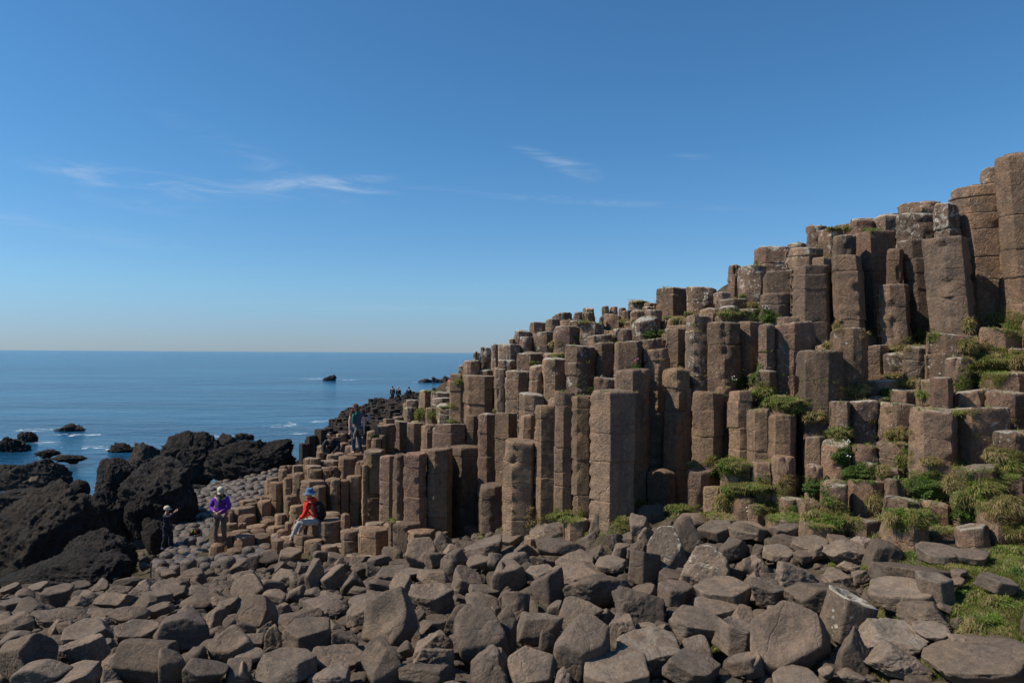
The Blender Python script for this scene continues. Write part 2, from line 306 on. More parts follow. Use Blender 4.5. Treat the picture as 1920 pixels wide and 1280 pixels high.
# points behind the skyline so the hill has a back
extra = []
for c in cols:
    if c['row'] in ('rubbly crest of the slope', 'crest blocks in the middle', 'crest of the cliff', 'upper stepped slope', 'grassy steps beside the sea'):
        ahead = [o for o in cols if o is not c and o['d'] > c['d'] + .2 and abs(o['X'] - c['X']) < 1.0]
        if not ahead:
            for k in (.7, 1.6, 3., 5., 8.):
                extra.append((c['X'] + .12 * k, c['d'] + k, c['zt'] - .38 - .16 * k, c['zt'], .5))
for (x, y, z) in [(9.6,10.6,8.6),(10.4,11.4,9),(12,9,8),(12,12,9.5),(8.5,13,9.2),(11,16,9),(14,20,8.4),(14,8,7),(8,20,8.6),(8.8,7.6,5.6)]:
    extra.append((x, y, z, z, .5))
CE = np.concatenate([C, np.array(extra)]); CW = np.concatenate([C, FA]); CAPS = np.array([c['cap'] for c in cols] + [.15] * len(FA))
def terrain(X, Y):
    X = np.asarray(X, float); Y = np.asarray(Y, float); sh = X.shape; q = np.c_[X.ravel(), Y.ravel()]; out = np.empty(len(q))
    g = G(X, Y).ravel()
    for a in range(0, len(q), 20000):
        qq = q[a:a + 20000]
        d2 = ((qq[:, None] - CE[None, :, :2]) ** 2).sum(2)
        w = (d2 + .01) ** -3; z = (w * CE[None, :, 2]).sum(1) / w.sum(1)
        dw = np.sqrt(((qq[:, None] - CW[None, :, :2]) ** 2).sum(2)); cap_ = np.where(dw < .75, CW[None, :, 2] + CAPS[None], 1e9).min(1); z = np.minimum(z, cap_)
        dn = np.sqrt(d2.min(1)); t = np.clip((dn - .25) / 1.0, 0, 1); t = t * t * (3 - 2 * t)
        back = np.zeros(len(qq))
        j = d2.argmin(1); isx = j >= len(C)
        t = np.where(isx, np.clip((dn - 2.5) / 4, 0, 1), t)
        px_ = 960 + qq[:, 0] / np.maximum(qq[:, 1], 4) * F; out[a:a + 20000] = z * (1 - t) + (g[a:a + 20000] - .34 * np.clip((1560 - px_) / 150, 0.25, 1)) * t
    P3 = np.c_[q * 1.7, np.zeros(len(q))]
    return (out + .05 * fbm(P3, 3)).reshape(sh)
gx = np.concatenate([np.arange(-34, -16, .8), np.arange(-16, 9.6, .11), np.arange(9.6, 22, .6)])
gy = np.concatenate([np.arange(-12, 4.5, .8), np.arange(4.5, 27, .11), np.arange(27, 52, .5)])
XX, YY = np.meshgrid(gx, gy); ZZ = terrain(XX, YY)
nx, ny = len(gx), len(gy); idx = np.arange(nx * ny).reshape(ny, nx)
TQ = np.c_[idx[:-1, :-1].ravel(), idx[:-1, 1:].ravel(), idx[1:, 1:].ravel(), idx[1:, :-1].ravel()]
TV = np.c_[XX.ravel(), YY.ravel(), ZZ.ravel()]
tag(link('ground', make_mesh('ground', TV, [TQ], M_SOIL)), 'brown soil ground under the boulders and basalt columns', None, None, 'structure')
# ------------------------------------------------------------------ basalt column meshes
bvhV = [TV]; bvhF = [TQ]; voff = len(TV)
def column_mesh(cx, cy, W, zt, zb, phi, lean, neigh, rng, name, depth=1., rough=.6, res=30, dome=0., tilt=None, chips=None):
    k = rng.choice([5, 6, 6, 6, 7]); R0 = W / 2 * .99
    base = -math.pi / 2 + (phi if phi is not None else rng.uniform(0, 2 * math.pi))
    planes = []
    for i in range(k):
        a = base + (i + .5) * 2 * math.pi / k + rng.uniform(-.07, .07)
        planes.append((a, W / 2 * rng.uniform(.88, .99), 0))
    for (nx_, ny_, nW) in neigh:
        dx, dy = nx_ - cx, ny_ - cy; dist = math.hypot(dx, dy)
        if dist < 1e-3 or dist > 1.3: continue
        h = dist * W / (W + nW) - .005; an = math.atan2(dy, dx); h = max(h, W / 2 * .74)
        if h < W / 2 * 1.13:
            planes = [p for p in planes if p[2] or abs((p[0] - an + math.pi) % (2 * math.pi) - math.pi) > .42]
            planes.append((an, h, 1))
        else: planes.append((an, h, 1))
    for s_ in range(12):                      # close any open side
        a_ = -math.pi + s_ * math.pi / 6; mm = min([pl[1] / max(math.cos(a_ - pl[0]), .05) for pl in planes if math.cos(a_ - pl[0]) > .05] + [9])
        if mm > W / 2 * 1.2: planes.append((a_, W / 2 * 1.04, 0))
    A = np.array([p[0] for p in planes]); H = np.array([p[1] for p in planes])
    def rad(th, p=26.):
        c = np.cos(th[:, None] - A[None]); q = np.where(c > .05, c / H[None], 0)
        return (q ** p).sum(1) ** (-1 / p)
    tf = np.linspace(-math.pi, math.pi, 361)[:-1]
    cc = np.where(np.cos(tf[:, None] - A[None]) > .05, np.cos(tf[:, None] - A[None]) / H[None], 0).argmax(1)
    corners = tf[np.nonzero(cc != np.roll(cc, 1))[0]]
    ths = list(np.linspace(-math.pi, math.pi, res + 1)[:-1])
    for c_ in corners: ths += [c_ - .11, c_ - .03, c_, c_ + .03, c_ + .11]
    th = np.unique(np.round(np.array(ths), 3)); n = len(th)
    rr = rad(th, 150.)
    zb2 = zb - depth; Ht = zt - zb2
    # horizontal joints
    joints = []; z = zb2 + rng.uniform(.1, .5)
    while z < zt - .15:
        joints.append(z); z += rng.uniform(.22, .85)
    zs = list(np.arange(zb2, zt - .05, max(.045, Ht / 70)))
    for j in joints: zs += [j - .016, j - .006, j, j + .006, j + .016]
    zs = np.unique(np.round(np.array(zs), 4)); zs = zs[zs < zt - .045]
    zs = np.r_[zs, zt - .04, zt - .014, zt]; m = len(zs)
    seg = np.searchsorted(np.array(joints), zs) if joints else np.zeros(m, int)
    so = rng.normal(0, .007, (len(joints) + 2, 2)); ss = 1 + rng.normal(0, .012, len(joints) + 2)
    RRr = np.repeat(rr[None], m, 0) * ss[seg][:, None]
    for j in joints:
        RRr -= (rng.uniform(.004, .016) * np.exp(-((zs - j) / .006) ** 2))[:, None]
    RRr[-2] -= .006; RRr[-1] -= .024
    sd = rng.uniform(0, 200)
    ang = th[None] + 0 * zs[:, None]; ZG = zs[:, None] + 0 * th[None]
    P3 = np.stack([np.cos(ang) * R0 * 1.0 + sd, np.sin(ang) * R0, ZG], -1)
    RRr += rough * (.011 * noise(P3 * 2.3) + .009 * noise(P3 * 8 + 5) + .006 * noise(P3 * 23))
    # chipped arrises
    for c_ in corners:
        amt = rng.choice([.15, .35, 1.0, 1.6]) if chips is None else chips
        dth = (th - c_ + math.pi) % (2 * math.pi) - math.pi
        prof = np.exp(-(dth / (.2 if amt > .8 else .12)) ** 2)[None]
        zn = noise(np.stack([zs * 3.3, zs * 0 + sd + c_ * 9, zs * 0], -1)); saw = ((zs * rng.uniform(3, 6) + sd + c_) % 1.)
        bite = np.clip(zn * 3.5 - 1.0, 0, 1) * .04 + (amt > .8) * (saw ** 1.5) * .036 * np.clip(zn * 2 + .7, 0, 1)
        RRr -= amt * prof * bite[:, None]
    # top corner knocks
    kn = rng.uniform(0, 1, len(corners))
    for c_, q in zip(corners, kn):
        if q > .55:
            dth = (th - c_ + math.pi) % (2 * math.pi) - math.pi
            RRr -= np.exp(-(dth / .3) ** 2)[None] * np.clip((ZG - (zt - rng.uniform(.05, .22))) / .12, 0, 1) * rng.uniform(.01, .06)
    lx = lean * (zt - zs)[:, None]
    Xv = np.cos(ang) * RRr + so[seg][:, :1] + lx; Yv = np.sin(ang) * RRr + so[seg][:, 1:]
    tx, ty = (rng.normal(0, .05), rng.normal(-.02, .05)) if tilt is None else tilt
    Zv = ZG.copy()
    Zv += .022 * noise(np.stack([np.cos(ang) * 1.3 + sd, np.sin(ang) * 1.3, ZG * 1.7], -1)) * np.clip((zt - ZG) / .2, 0, 1)
    topw = np.clip((ZG - (zt - .30)) / .26, 0, 1)
    Zv += topw * (Xv * tx + Yv * ty)
    V = [np.stack([Xv, Yv, Zv], -1).reshape(-1, 3)]
    ringx, ringy = Xv[-1], Yv[-1]
    rings = [.86, .66, .42, .18]; dish = rng.normal(.0, .022) + dome
    for q in rings:
        x = ringx * q; y = ringy * q
        z = zt + x * tx + y * ty + dish * (1 - q * q) + .010 * noise(np.stack([x * 7 + sd, y * 7, x * 0], -1)) + .006 * (1 - q) 
        V.append(np.stack([x, y, z], -1))
    V.append(np.array([[ringx.mean() * 0, 0, zt + dish + .006]]))
    V = np.concatenate(V); nr = m + len(rings)
    ia = np.arange(n); ib = (ia + 1) % n
    Q = np.concatenate([np.c_[r * n + ia, r * n + ib, (r + 1) * n + ib, (r + 1) * n + ia] for r in range(nr - 1)])
    T = np.c_[(nr - 1) * n + ia, (nr - 1) * n + ib, np.full(n, nr * n)]
    return V, Q, T
HEX_T = {}
rowcount = {}
cols_sorted = sorted(cols, key=lambda c: c['px'])
rowtot = {}
for c in cols: rowtot[c['row']] = rowtot.get(c['row'], 0) + 1
for ci, c in enumerate(cols_sorted):
    rng = np.random.default_rng(1000 + ci)
    phi = None
    if c['t'] is not None: phi = math.asin(max(-.9, min(.9, (2 * c['t'] - 1) * .95)))
    else: phi = rng.uniform(-.5, .5)
    phi -= math.atan2(c['X'], c['d'])
    ne = [(o['X'], o['d'], o['W']) for o in cols if o is not c and abs(o['X'] - c['X']) < 1.3 and abs(o['d'] - c['d']) < 1.3]
    zb = min(c['zb'], c['zt'] - .1)
    rub = c['row'] in ('rubbly crest of the slope', 'grassy steps beside the sea', 'lowest blocks below the terraces')
    tilt = (rng.normal(0, .12), rng.normal(-.05, .12)) if rub else None
    dome = .03 if c['row'] == 'stepping blocks around the seated person' and (c['yb'] - c['yt']) < 12 else 0
    V, Q, T = column_mesh(c['X'], c['d'], c['W'], c['zt'], zb, phi, c['lean'], ne, rng, '', dome=dome, tilt=tilt, rough=.45 + 1.6 * c['lich'])
    V[:, 2] -= zb
    # the pixel position is that of the top centre
    me = make_mesh('basalt_column', V, [Q, T], M_BAS)
    o = link('basalt_column', me, None, (c['X'], c['d'], zb))
    o.color = (min(.6, max(0, c['lich'] * rng.uniform(.35, 1.35))), min(1, c['och'] * rng.uniform(.4, 1.2)), .22 * rng.random() if c['px'] > 640 else .1, 1)
    W3 = V + np.array([c['X'], c['d'], zb]); bvhV.append(W3); bvhF.append(Q + voff); voff += len(W3)
    r = c['row']; rowcount[r] = rowcount.get(r, 0) + 1; k = rowcount[r]; n = rowtot[r]
    hp = (c['yb'] - c['yt']) / c['w']
    size = 'tall' if hp > 2.6 else 'stubby' if hp < .9 else 'upright'
    if n - k < k - 1 and n > 8: pos = (ordinal(n - k + 1) + ' from the right') if n - k > 0 else 'rightmost'
    else: pos = (ordinal(k) + ' from the left') if k > 1 else 'leftmost'
    look = 'lichen-spotted' if o.color[0] > .35 else 'ochre-stained' if o.color[1] > .45 else 'bare brown'
    lb = f'{size} {look} basalt column, {pos} in the {r}'
    if len(lb.split()) > 16: lb = f'{look} column, {pos} in the {r}'
    if len(lb.split()) > 16: lb = f'column, {pos} in the {r}'
    tag(o, lb, 'basalt column', 'basalt columns in the ' + r, 'thing')
fv, fq, ft, fo = [], [], [], 0
for fi, (x, y, zb, zt, Wf) in enumerate(fill):
    rng = np.random.default_rng(5000 + fi); ne = [(o[0], o[1], o[4]) for o in CW.tolist() if abs(o[0] - x) < 1.2 and abs(o[1] - y) < 1.2 and (o[0] != x)]
    V, Q, T = column_mesh(x, y, Wf, zt, zb, rng.uniform(-.5, .5), 0, ne, rng, '', res=20)
    V = V + np.array([x, y, 0]); fv.append(V); fq.append(Q + fo); ft.append(T + fo); fo += len(V)
rx_ = np.random.default_rng(98); side = []
for yy in np.arange(6.6, 15, .46):
    for xx in np.arange(4.5, 13, .52):
        x, y = xx + rx_.normal(0, .04) + (int(yy / .46) % 2) * .26, yy + rx_.normal(0, .04)
        if 960 + (x - .35) / y * F < 1945 or (np.hypot(CW[:, 0] - x, CW[:, 1] - y) < .45).any(): continue
        side.append((x, y))
sz_ = terrain(np.array([s_[0] for s_ in side]), np.array([s_[1] for s_ in side])); SA = [(x, y, z, z, .54) for (x, y), z in zip(side, sz_)]
for fi, (x, y, z, _, Wf) in enumerate(SA):
    rng = np.random.default_rng(8000 + fi); ne = [(o[0], o[1], o[4]) for o in SA + CW.tolist() if abs(o[0] - x) < 1.2 and abs(o[1] - y) < 1.2 and (o[0] != x)]
    zt = z + .25 + .5 * abs(noise(np.array([[x * .6, y * .6, 0]]))[0]) + rng.uniform(0, .3)
    V, Q, T = column_mesh(x, y, Wf, zt, z - .2, rng.uniform(-.5, .5), 0, ne, rng, '', res=18)
    V = V + np.array([x, y, 0]); fv.append(V); fq.append(Q + fo); ft.append(T + fo); fo += len(V)
V = np.concatenate(fv); o = link('packed_columns', make_mesh('packed_columns', V, [np.concatenate(fq), np.concatenate(ft)], M_BAS)); o.color = (.12, .15, .2, 1)
tag(o, 'weathered columns packed into the gaps behind the larger basalt columns', 'columns', None, 'stuff')
bvhV.append(V); bvhF.append(np.concatenate(fq) + voff); voff += len(V)
BV = np.concatenate(bvhV); BF = np.concatenate(bvhF)
BVH = BVHTree.FromPolygons([tuple(v) for v in BV.tolist()], [tuple(f) for f in BF.tolist()])
def cast(px, py):
    r = ray(px, py); h = BVH.ray_cast(Vector((0, 0, CAMZ)), Vector(r).normalized(), 200)
    return h[0], h[1]
def drop(x, y, z0):
    h = BVH.ray_cast(Vector((x, y, z0)), Vector((0, 0, -1)), 3.)
    return h[0]
# ------------------------------------------------------------------ rocks
def ico(sub):
    bm = bmesh.new(); bmesh.ops.create_icosphere(bm, subdivisions=sub, radius=1)
    V = np.array([v.co[:] for v in bm.verts]); Fc = np.array([[v.index for v in f.verts] for f in bm.faces]); bm.free(); return V, Fc
ICO = {s: ico(s) for s in (3, 4, 5, 6)}
def rotm(ax, a):
    return np.array(Matrix.Rotation(a, 3, Vector(ax)))
def rock_shape(kind, rng, sub=5):
    D, Fc = ICO[sub]
    pl = []
    if kind in 'uflbs':
        k = rng.choice([5, 6, 6, 7]); off = rng.uniform(0, 6.28); hh = {'u': .62, 'f': .5, 'l': 1.15, 'b': .9, 's': .34}[kind] * rng.uniform(.85, 1.15)
        for i in range(k):
            a = off + i * 2 * math.pi / k + rng.uniform(-.16, .16)
            t = rng.normal(0, .10); pl.append(((math.cos(a) * math.cos(t), math.sin(a) * math.cos(t), math.sin(t)), rng.uniform(.76, 1.0)))
        for s in (1, -1):
            v = np.array([rng.normal(0, .13), rng.normal(0, .13), s]); v /= np.linalg.norm(v); pl.append((v, hh))
        for i in range(rng.integers(1, 4)):
            v = rng.normal(size=3); v /= np.linalg.norm(v); pl.append((v, rng.uniform(.72, .95)))
        p = rng.uniform(13, 30)
    elif kind == 'w':
        for i in range(9):
            v = rng.normal(size=3); v[2] = abs(v[2]) * .6 if i < 5 else v[2]; v /= np.linalg.norm(v); pl.append((v, rng.uniform(.5, .85)))
        pl += [((0, 0, -1), .6), ((1, 0, 0), 1), ((-1, 0, 0), 1), ((0, 1, 0), .9), ((0, -1, 0), .9)]
        p = rng.uniform(22, 40)
    else:
        for i in range(14):
            v = rng.normal(size=3); v /= np.linalg.norm(v); pl.append((v, rng.uniform(.78, 1.0)))
        p = rng.uniform(8, 13)
    Nn = np.array([q[0] for q in pl]); H = np.array([q[1] for q in pl])
    c = D @ Nn.T; q = np.where(c > .03, c / H[None], 0)
    r = ((q ** p).sum(1) + 1e-12) ** (-1 / p); r = np.minimum(r, 1.6)
    V = D * r[:, None]
    if kind in 'fu' and rng.random() < .45:      # ball-and-socket hollow
        rr = np.hypot(V[:, 0], V[:, 1]); topm = np.clip(D[:, 2] * 2 - .6, 0, 1)
        V[:, 2] -= topm * .16 * np.clip(1 - (rr / .7) ** 2, 0, 1)
    sd = rng.uniform(0, 100)
    nrm = D
    if kind == 'w' or rng.random() < .25:
        st = fbm(V * 2.2 + sd, 3); V += nrm * (.07 * np.abs(st) - .03)[:, None]
    V += nrm * (+.04 * noise(V * 1.9 + sd) + .014 * noise(V * 6 + sd) + .006 * noise(V * 15 + sd))[:, None]
    if kind == 'l': V = V @ rotm((1, 0, 0), rng.uniform(0, 3)).T @ rotm((0, 1, 0), math.pi / 2 + rng.normal(0, .2)).T @ rotm((0, 0, 1), rng.normal(0, .45)).T
    elif kind == 'f':
        V = V @ rotm((1, 0, 0), rng.uniform(.75, 1.05)).T @ rotm((0, 0, 1), -rng.uniform(.2, .55)).T
    elif kind in 'us': V = V @ rotm((1, 0, 0), rng.uniform(-.1, .38)).T @ rotm((0, 1, 0), -rng.uniform(-.3, .42)).T @ rotm((0, 0, 1), rng.uniform(-.5, .5)).T
    elif kind == 'b': V = V @ rotm((1, 0, 0), rng.normal(0, .4)).T @ rotm((0, 1, 0), rng.normal(0, .4)).T
    return V, Fc
ZA = (0, 880, 3.2); ZB = (440, 960, 3.692); ZC = (920, 940, 3.692); ZD = (1400, 900, 3.369)
BOULD = [
 (ZA, [(335,755,190,100,'u'),(690,790,260,90,'l'),(200,830,220,80,'w'),(380,890,270,90,'r'),(90,940,210,130,'l'),(550,980,300,130,'u'),(820,990,270,150,'u'),(1110,980,350,220,'l'),(170,1120,340,260,'l'),(500,1100,260,180,'u'),(330,960,90,90,'r'),(400,960,110,90,'r'),(240,880,130,80,'w'),(760,680,150,60,'l'),(880,690,130,70,'w'),(1160,640,190,80,'w'),(1000,700,180,80,'u'),(840,740,150,70,'w'),(960,840,170,80,'u'),(1200,790,190,70,'r'),(1240,730,190,80,'w'),(1120,860,160,90,'w'),(1290,890,150,120,'w'),(780,880,200,110,'r'),(1400,1070,260,190,'u'),(1440,1120,200,90,'r'),(880,1160,320,220,'l'),(1020,1190,190,190,'r'),(250,1230,280,150,'l'),(450,1240,300,110,'s'),(1240,1220,270,180,'b'),(1420,1220,180,130,'w'),(610,700,110,70,'w'),(700,725,140,60,'w'),(1370,820,130,90,'u'),(480,700,120,40,'s'),(230,700,110,40,'s'),(60,710,120,50,'s'),(70,810,130,60,'s'),(150,760,130,80,'r'),(590,870,150,70,'w'),(620,920,110,70,'w'),(1380,930,80,80,'r'),(1500,800,150,110,'w'),(1470,700,140,130,'f'),(700,1150,190,110,'w'),(100,1010,160,90,'r'),(640,1050,120,70,'w'),(750,1090,110,70,'w'),(1150,1120,180,130,'w'),(30,900,110,80,'r'),(1330,790,110,70,'w'),(1460,960,150,110,'r'),(470,790,110,60,'w'),(540,760,120,60,'r'),(940,770,170,70,'s'),(870,800,150,60,'w'),(1050,740,160,60,'s'),(1090,680,90,60,'b'),(670,1240,130,90,'w'),(40,1180,120,100,'r')]),
 (ZB, [(160,700,270,200,'f'),(100,520,240,150,'f'),(230,520,240,110,'l'),(280,590,170,100,'r'),(550,455,120,180,'b'),(680,450,200,150,'u'),(820,500,170,130,'r'),(430,480,120,110,'w'),(330,440,160,90,'w'),(610,310,140,90,'r'),(575,250,100,80,'r'),(870,340,130,70,'w'),(1010,330,170,70,'w'),(1090,290,150,100,'w'),(1310,290,240,170,'f'),(1390,330,180,110,'l'),(1520,340,190,130,'l'),(1720,350,220,110,'r'),(1720,260,260,150,'w'),(1440,200,150,110,'w'),(1500,270,110,80,'w'),(1090,420,250,90,'w'),(1210,420,170,70,'r'),(1370,440,230,110,'w'),(1610,480,220,170,'u'),(1850,460,160,180,'b'),(1730,540,220,80,'s'),(1370,610,310,190,'u'),(1160,530,180,160,'u'),(1030,490,200,80,'r'),(900,600,250,90,'r'),(860,550,150,60,'l'),(660,590,180,80,'w'),(620,670,310,140,'r'),(860,710,170,160,'u'),(1080,750,380,340,'f'),(1010,690,240,200,'w'),(430,750,320,150,'w'),(500,880,330,220,'u'),(280,880,120,170,'w'),(780,890,180,150,'w'),(1710,640,230,140,'r'),(1550,730,200,160,'w'),(1890,650,120,180,'b'),(1370,780,180,80,'w'),(1710,890,380,340,'f'),(1380,910,260,170,'w'),(1030,1060,330,270,'l'),(720,1020,400,170,'u'),(350,1070,420,230,'u'),(90,1000,240,110,'r'),(90,890,230,90,'l'),(50,1110,160,140,'w'),(1370,1000,300,200,'w'),(1780,1070,300,240,'w'),(1330,1130,380,130,'l'),(660,1130,300,140,'w'),(70,360,160,90,'w'),(60,440,150,70,'r'),(240,310,180,90,'r'),(390,300,160,90,'u'),(330,370,120,60,'w'),(490,380,130,70,'w'),(700,310,120,60,'s'),(740,350,110,60,'w'),(760,400,90,80,'r'),(860,400,120,80,'r'),(950,390,110,70,'w'),(1190,620,110,90,'r'),(1270,730,120,100,'w'),(1800,700,110,90,'w'),(200,820,140,100,'w'),(560,560,130,70,'w'),(430,560,120,90,'r'),(350,660,90,60,'w'),(1480,620,90,70,'w'),(1560,590,100,50,'s'),(540,420,60,90,'r'),(250,960,110,70,'w'),(690,780,160,80,'w'),(1180,950,120,90,'r'),(930,1000,110,80,'w')]),
 (ZC, [(760,160,190,180,'w'),(500,215,260,130,'l'),(350,200,160,100,'w'),(1080,95,240,110,'l'),(1040,160,160,110,'w'),(1390,135,240,90,'r'),(1220,360,280,260,'f'),(1390,270,230,240,'w'),(1260,190,140,110,'w'),(1100,240,160,120,'w'),(920,260,150,90,'w'),(850,280,120,100,'r'),(740,350,170,100,'w'),(900,350,120,100,'b'),(1010,330,150,90,'w'),(1060,460,220,210,'u'),(1480,480,340,260,'f'),(1240,530,160,100,'s'),(840,440,230,100,'s'),(590,420,280,120,'s'),(360,420,180,110,'w'),(170,400,200,110,'r'),(130,520,240,180,'u'),(240,330,180,100,'w'),(480,320,330,110,'l'),(140,265,190,70,'s'),(340,500,220,80,'s'),(620,500,380,70,'w'),(740,620,480,240,'l'),(400,640,240,270,'u'),(170,740,200,200,'b'),(1020,720,320,240,'w'),(1280,640,240,150,'u'),(1080,640,180,140,'w'),(620,780,300,200,'r'),(450,760,120,120,'r'),(330,890,330,190,'l'),(640,1030,400,360,'u'),(290,1150,340,230,'f'),(90,940,180,280,'b'),(60,1130,150,200,'w'),(900,880,270,180,'w'),(1060,880,160,100,'w'),(1090,1030,450,240,'s'),(860,1180,440,180,'s'),(1420,840,360,200,'u'),(1620,640,400,180,'s'),(1560,750,300,140,'s'),(1700,920,300,210,'u'),(1430,1020,210,150,'r'),(1390,1160,400,220,'u'),(1750,1130,230,150,'u'),(1780,210,260,110,'s'),(1560,200,250,120,'s'),(1560,350,260,110,'l'),(1680,330,230,140,'w'),(1820,440,190,130,'w'),(1700,490,100,70,'w'),(1830,540,100,80,'w'),(1870,640,150,130,'b'),(1740,790,160,110,'w'),(390,990,110,160,'r'),(30,420,110,100,'r'),(110,640,120,90,'w'),(230,800,120,90,'w'),(820,790,150,90,'w'),(690,260,130,90,'w'),(1850,340,120,80,'w'),(1330,960,90,50,'r'),(1180,880,130,80,'w'),(500,1240,130,140,'w')]),
 (ZD, [(235,310,170,90,'l'),(260,385,200,70,'l'),(40,330,170,100,'s'),(400,405,230,80,'s'),(190,455,190,80,'s'),(460,455,140,90,'w'),(590,385,150,70,'s'),(620,450,260,120,'w'),(840,465,210,150,'w'),(970,410,220,90,'w'),(60,540,130,110,'w'),(320,600,330,200,'w'),(140,710,250,150,'u'),(580,620,200,100,'w'),(480,750,440,170,'l'),(630,850,330,280,'u'),(270,1000,520,360,'f'),(670,1080,170,240,'w'),(930,990,390,180,'u'),(920,1110,350,190,'w'),(1030,590,460,140,'s'),(950,740,350,200,'s'),(1190,710,220,180,'u'),(1140,840,270,140,'w'),(1170,950,220,100,'s'),(1480,1150,660,220,'s'),(1230,475,270,80,'s'),(1430,480,190,80,'s'),(1580,650,220,110,'u'),(510,1215,90,70,'r'),(660,1235,160,60,'r'),(40,1170,130,130,'u'),(640,540,130,50,'w'),(720,610,130,80,'w'),(1340,590,90,50,'s'),(90,850,100,70,'r'),(200,810,120,50,'s'),(330,1275,320,60,'s'),(360,480,120,60,'s'),(720,410,140,90,'w'),(1080,900,150,60,'s'),(1250,800,110,60,'s'),(1360,1010,160,60,'w'),(1330,640,90,50,'s'),(1000,1060,150,60,'w')])]
def ground_hit(px, py):
    r = ray(px, py); ds = np.linspace(4.5, 60, 400); z = r[2] * ds + CAMZ; g = G(r[0] * ds, ds)
    k = np.argmax(z < g)
    if z[k] >= g[k]: return None
    a, b = ds[k - 1], ds[k]
    t = (z[k - 1] - g[k - 1]) / ((z[k - 1] - g[k - 1]) - (z[k] - g[k])); return a + (b - a) * t
bl = []
KW = {'u': 'flat-topped', 'f': 'broad-faced', 'l': 'oblong', 'b': 'blocky', 's': 'slab-like', 'w': 'wedge-shaped', 'r': 'rounded'}
rng = np.random.default_rng(55)
for (ox, oy, s), lst in BOULD:
    for (cx, cy, w, h, k) in lst:
        px, py, wp, hp = ox + cx / s, oy + cy / s, w / s, h / s
        d = ground_hit(px, py + .42 * hp)
        if d is None: continue
        Wm = wp * d / F * 1.04; e = math.atan2(py - 660, F)
        Dm = {'f': .62, 'l': .72, 's': .95}.get(k, .85) * Wm
        if k == 'l' and wp / hp > 2: Dm = .5 * Wm
        Hm = max((hp * 1.06 * d / F - Dm * .8 * math.sin(e)) / math.cos(e), .26 * Wm)
        Hm *= 1.5; Dm *= 1.1; d2 = d + Dm * .15
        p = at(px, py, d2)
        bl.append(dict(px=px, py=py, wp=wp, p=p, S=(Wm, Dm, Hm), k=k, sub=6 if wp > 70 else 5, hand=True))
# scattered filler boulders between them
occ = [(b['p'][0], b['p'][1], max(b['S'][0], b['S'][1]) * .5) for b in bl]
zone = [(-40,1098),(300,1085),(420,1062),(640,1045),(800,1012),(960,990),(1100,968),(1300,965),(1450,985),(1620,1030),(1700,1060),(1800,1150),(1960,1230)]
def zone_top(px): return float(np.interp(px, [z[0] for z in zone], [z[1] for z in zone]))
small = []; tries = 0
while tries < 9000:
    tries += 1
    px = rng.uniform(-60, 1960); py = zone_top(px) + (1330 - zone_top(px)) * rng.random() ** 1.25
    d = ground_hit(px, min(py, 1330))
    if d is None: continue
    p = at(px, py, d); sz = rng.uniform(.16, .42) * (.7 if px > 1450 else 1)
    if ((C[:, 0] - p[0]) ** 2 + (C[:, 1] - p[1]) ** 2).min() < .1: continue
    if all((p[0] - a) ** 2 + (p[1] - b) ** 2 > (.62 * (r_ + sz * .5)) ** 2 for a, b, r_ in occ):
        occ.append((p[0], p[1], sz * .5)); small.append((sz, px, py, p))
small.sort(key=lambda q: -q[0] / q[3][1])
nfill = max(0, 300 - len(bl))
for q, (sz, px, py, p) in enumerate(small):
    k = 'urwlb'[rng.integers(5)]; p = p.copy(); p[2] -= .05 + sz * .12
    bl.append(dict(px=px, py=py, wp=sz * F / p[1], p=p, S=(sz, sz * rng.uniform(.7, 1), sz * rng.uniform(.5, .8)), k=k, sub=4, hand=False, stuff=q >= nfill))
rx_ = np.random.default_rng(99)
for q in range(2600):                      # the beach goes on beyond both sides of the view
    px = rx_.uniform(-650, -50) if rx_.random() < .7 else rx_.uniform(1950, 2250); py = rx_.uniform(1098 if px < 0 else 1160, 1500)
    d = ground_hit(px, py)
    if d is None or d < 3.6: continue
    p = at(px, py, d); sz = rx_.uniform(.25, .75)
    if all((p[0] - a_) ** 2 + (p[1] - b_) ** 2 > (.66 * (r_ + sz * .5)) ** 2 for a_, b_, r_ in occ):
        occ.append((p[0], p[1], sz * .5)); bl.append(dict(px=px, py=py, wp=1, p=p, S=(sz, sz * .85, sz * rx_.uniform(.45, .7)), k='ulwb'[rx_.integers(4)], sub=4, hand=False, stuff=True))
SV, SF, so_ = [], [], 0
rows_b = {}
band = [(1240, 'along the bottom edge'), (1180, 'in the near foreground band'), (1125, 'in the middle foreground band'), (1075, 'in the upper boulder band'), (0, 'close under the columns')]
ind = []
for i, b in enumerate(bl):
    r_ = np.random.default_rng(9000 + i)
    V, Fc = rock_shape(b['k'], r_, b['sub'])
    lo, hi = V.min(0), V.max(0); V = (V - (lo + hi) / 2) / (hi - lo) * np.array(b['S'])
    if b['hand']: V[:, 2] -= 0
    if b.get('stuff'):
        SV.append(V + b['p']); SF.append(Fc + so_); so_ += len(V); continue
    base = b['p'] - np.array([0, 0, b['S'][2] / 2]); V = V + np.array([0, 0, b['S'][2] / 2])
    o = link('boulder', make_mesh('boulder', V, [Fc], M_BOULD), None, base)
    lich = r_.choice([0, 0, .03, .06]) if b['px'] > 900 else 0
    if b['hand'] and any(math.hypot(b['px'] - x, b['py'] - y) < 14 for x, y in [(1250,1037),(1587,1152),(1311,1072),(1215,1219),(1625,1018),(1665,1195),(1178,1170)]): lich = .26 if b['k'] in 'uf' and b['px'] < 1600 and b['py'] < 1155 else .09
    if b['px'] < 560 and b['py'] < 1130: lich = 0
    o.color = (float(lich), .1 * r_.random(), .0 + .22 * r_.random(), 1)
    b['o'] = o; ind.append(b)
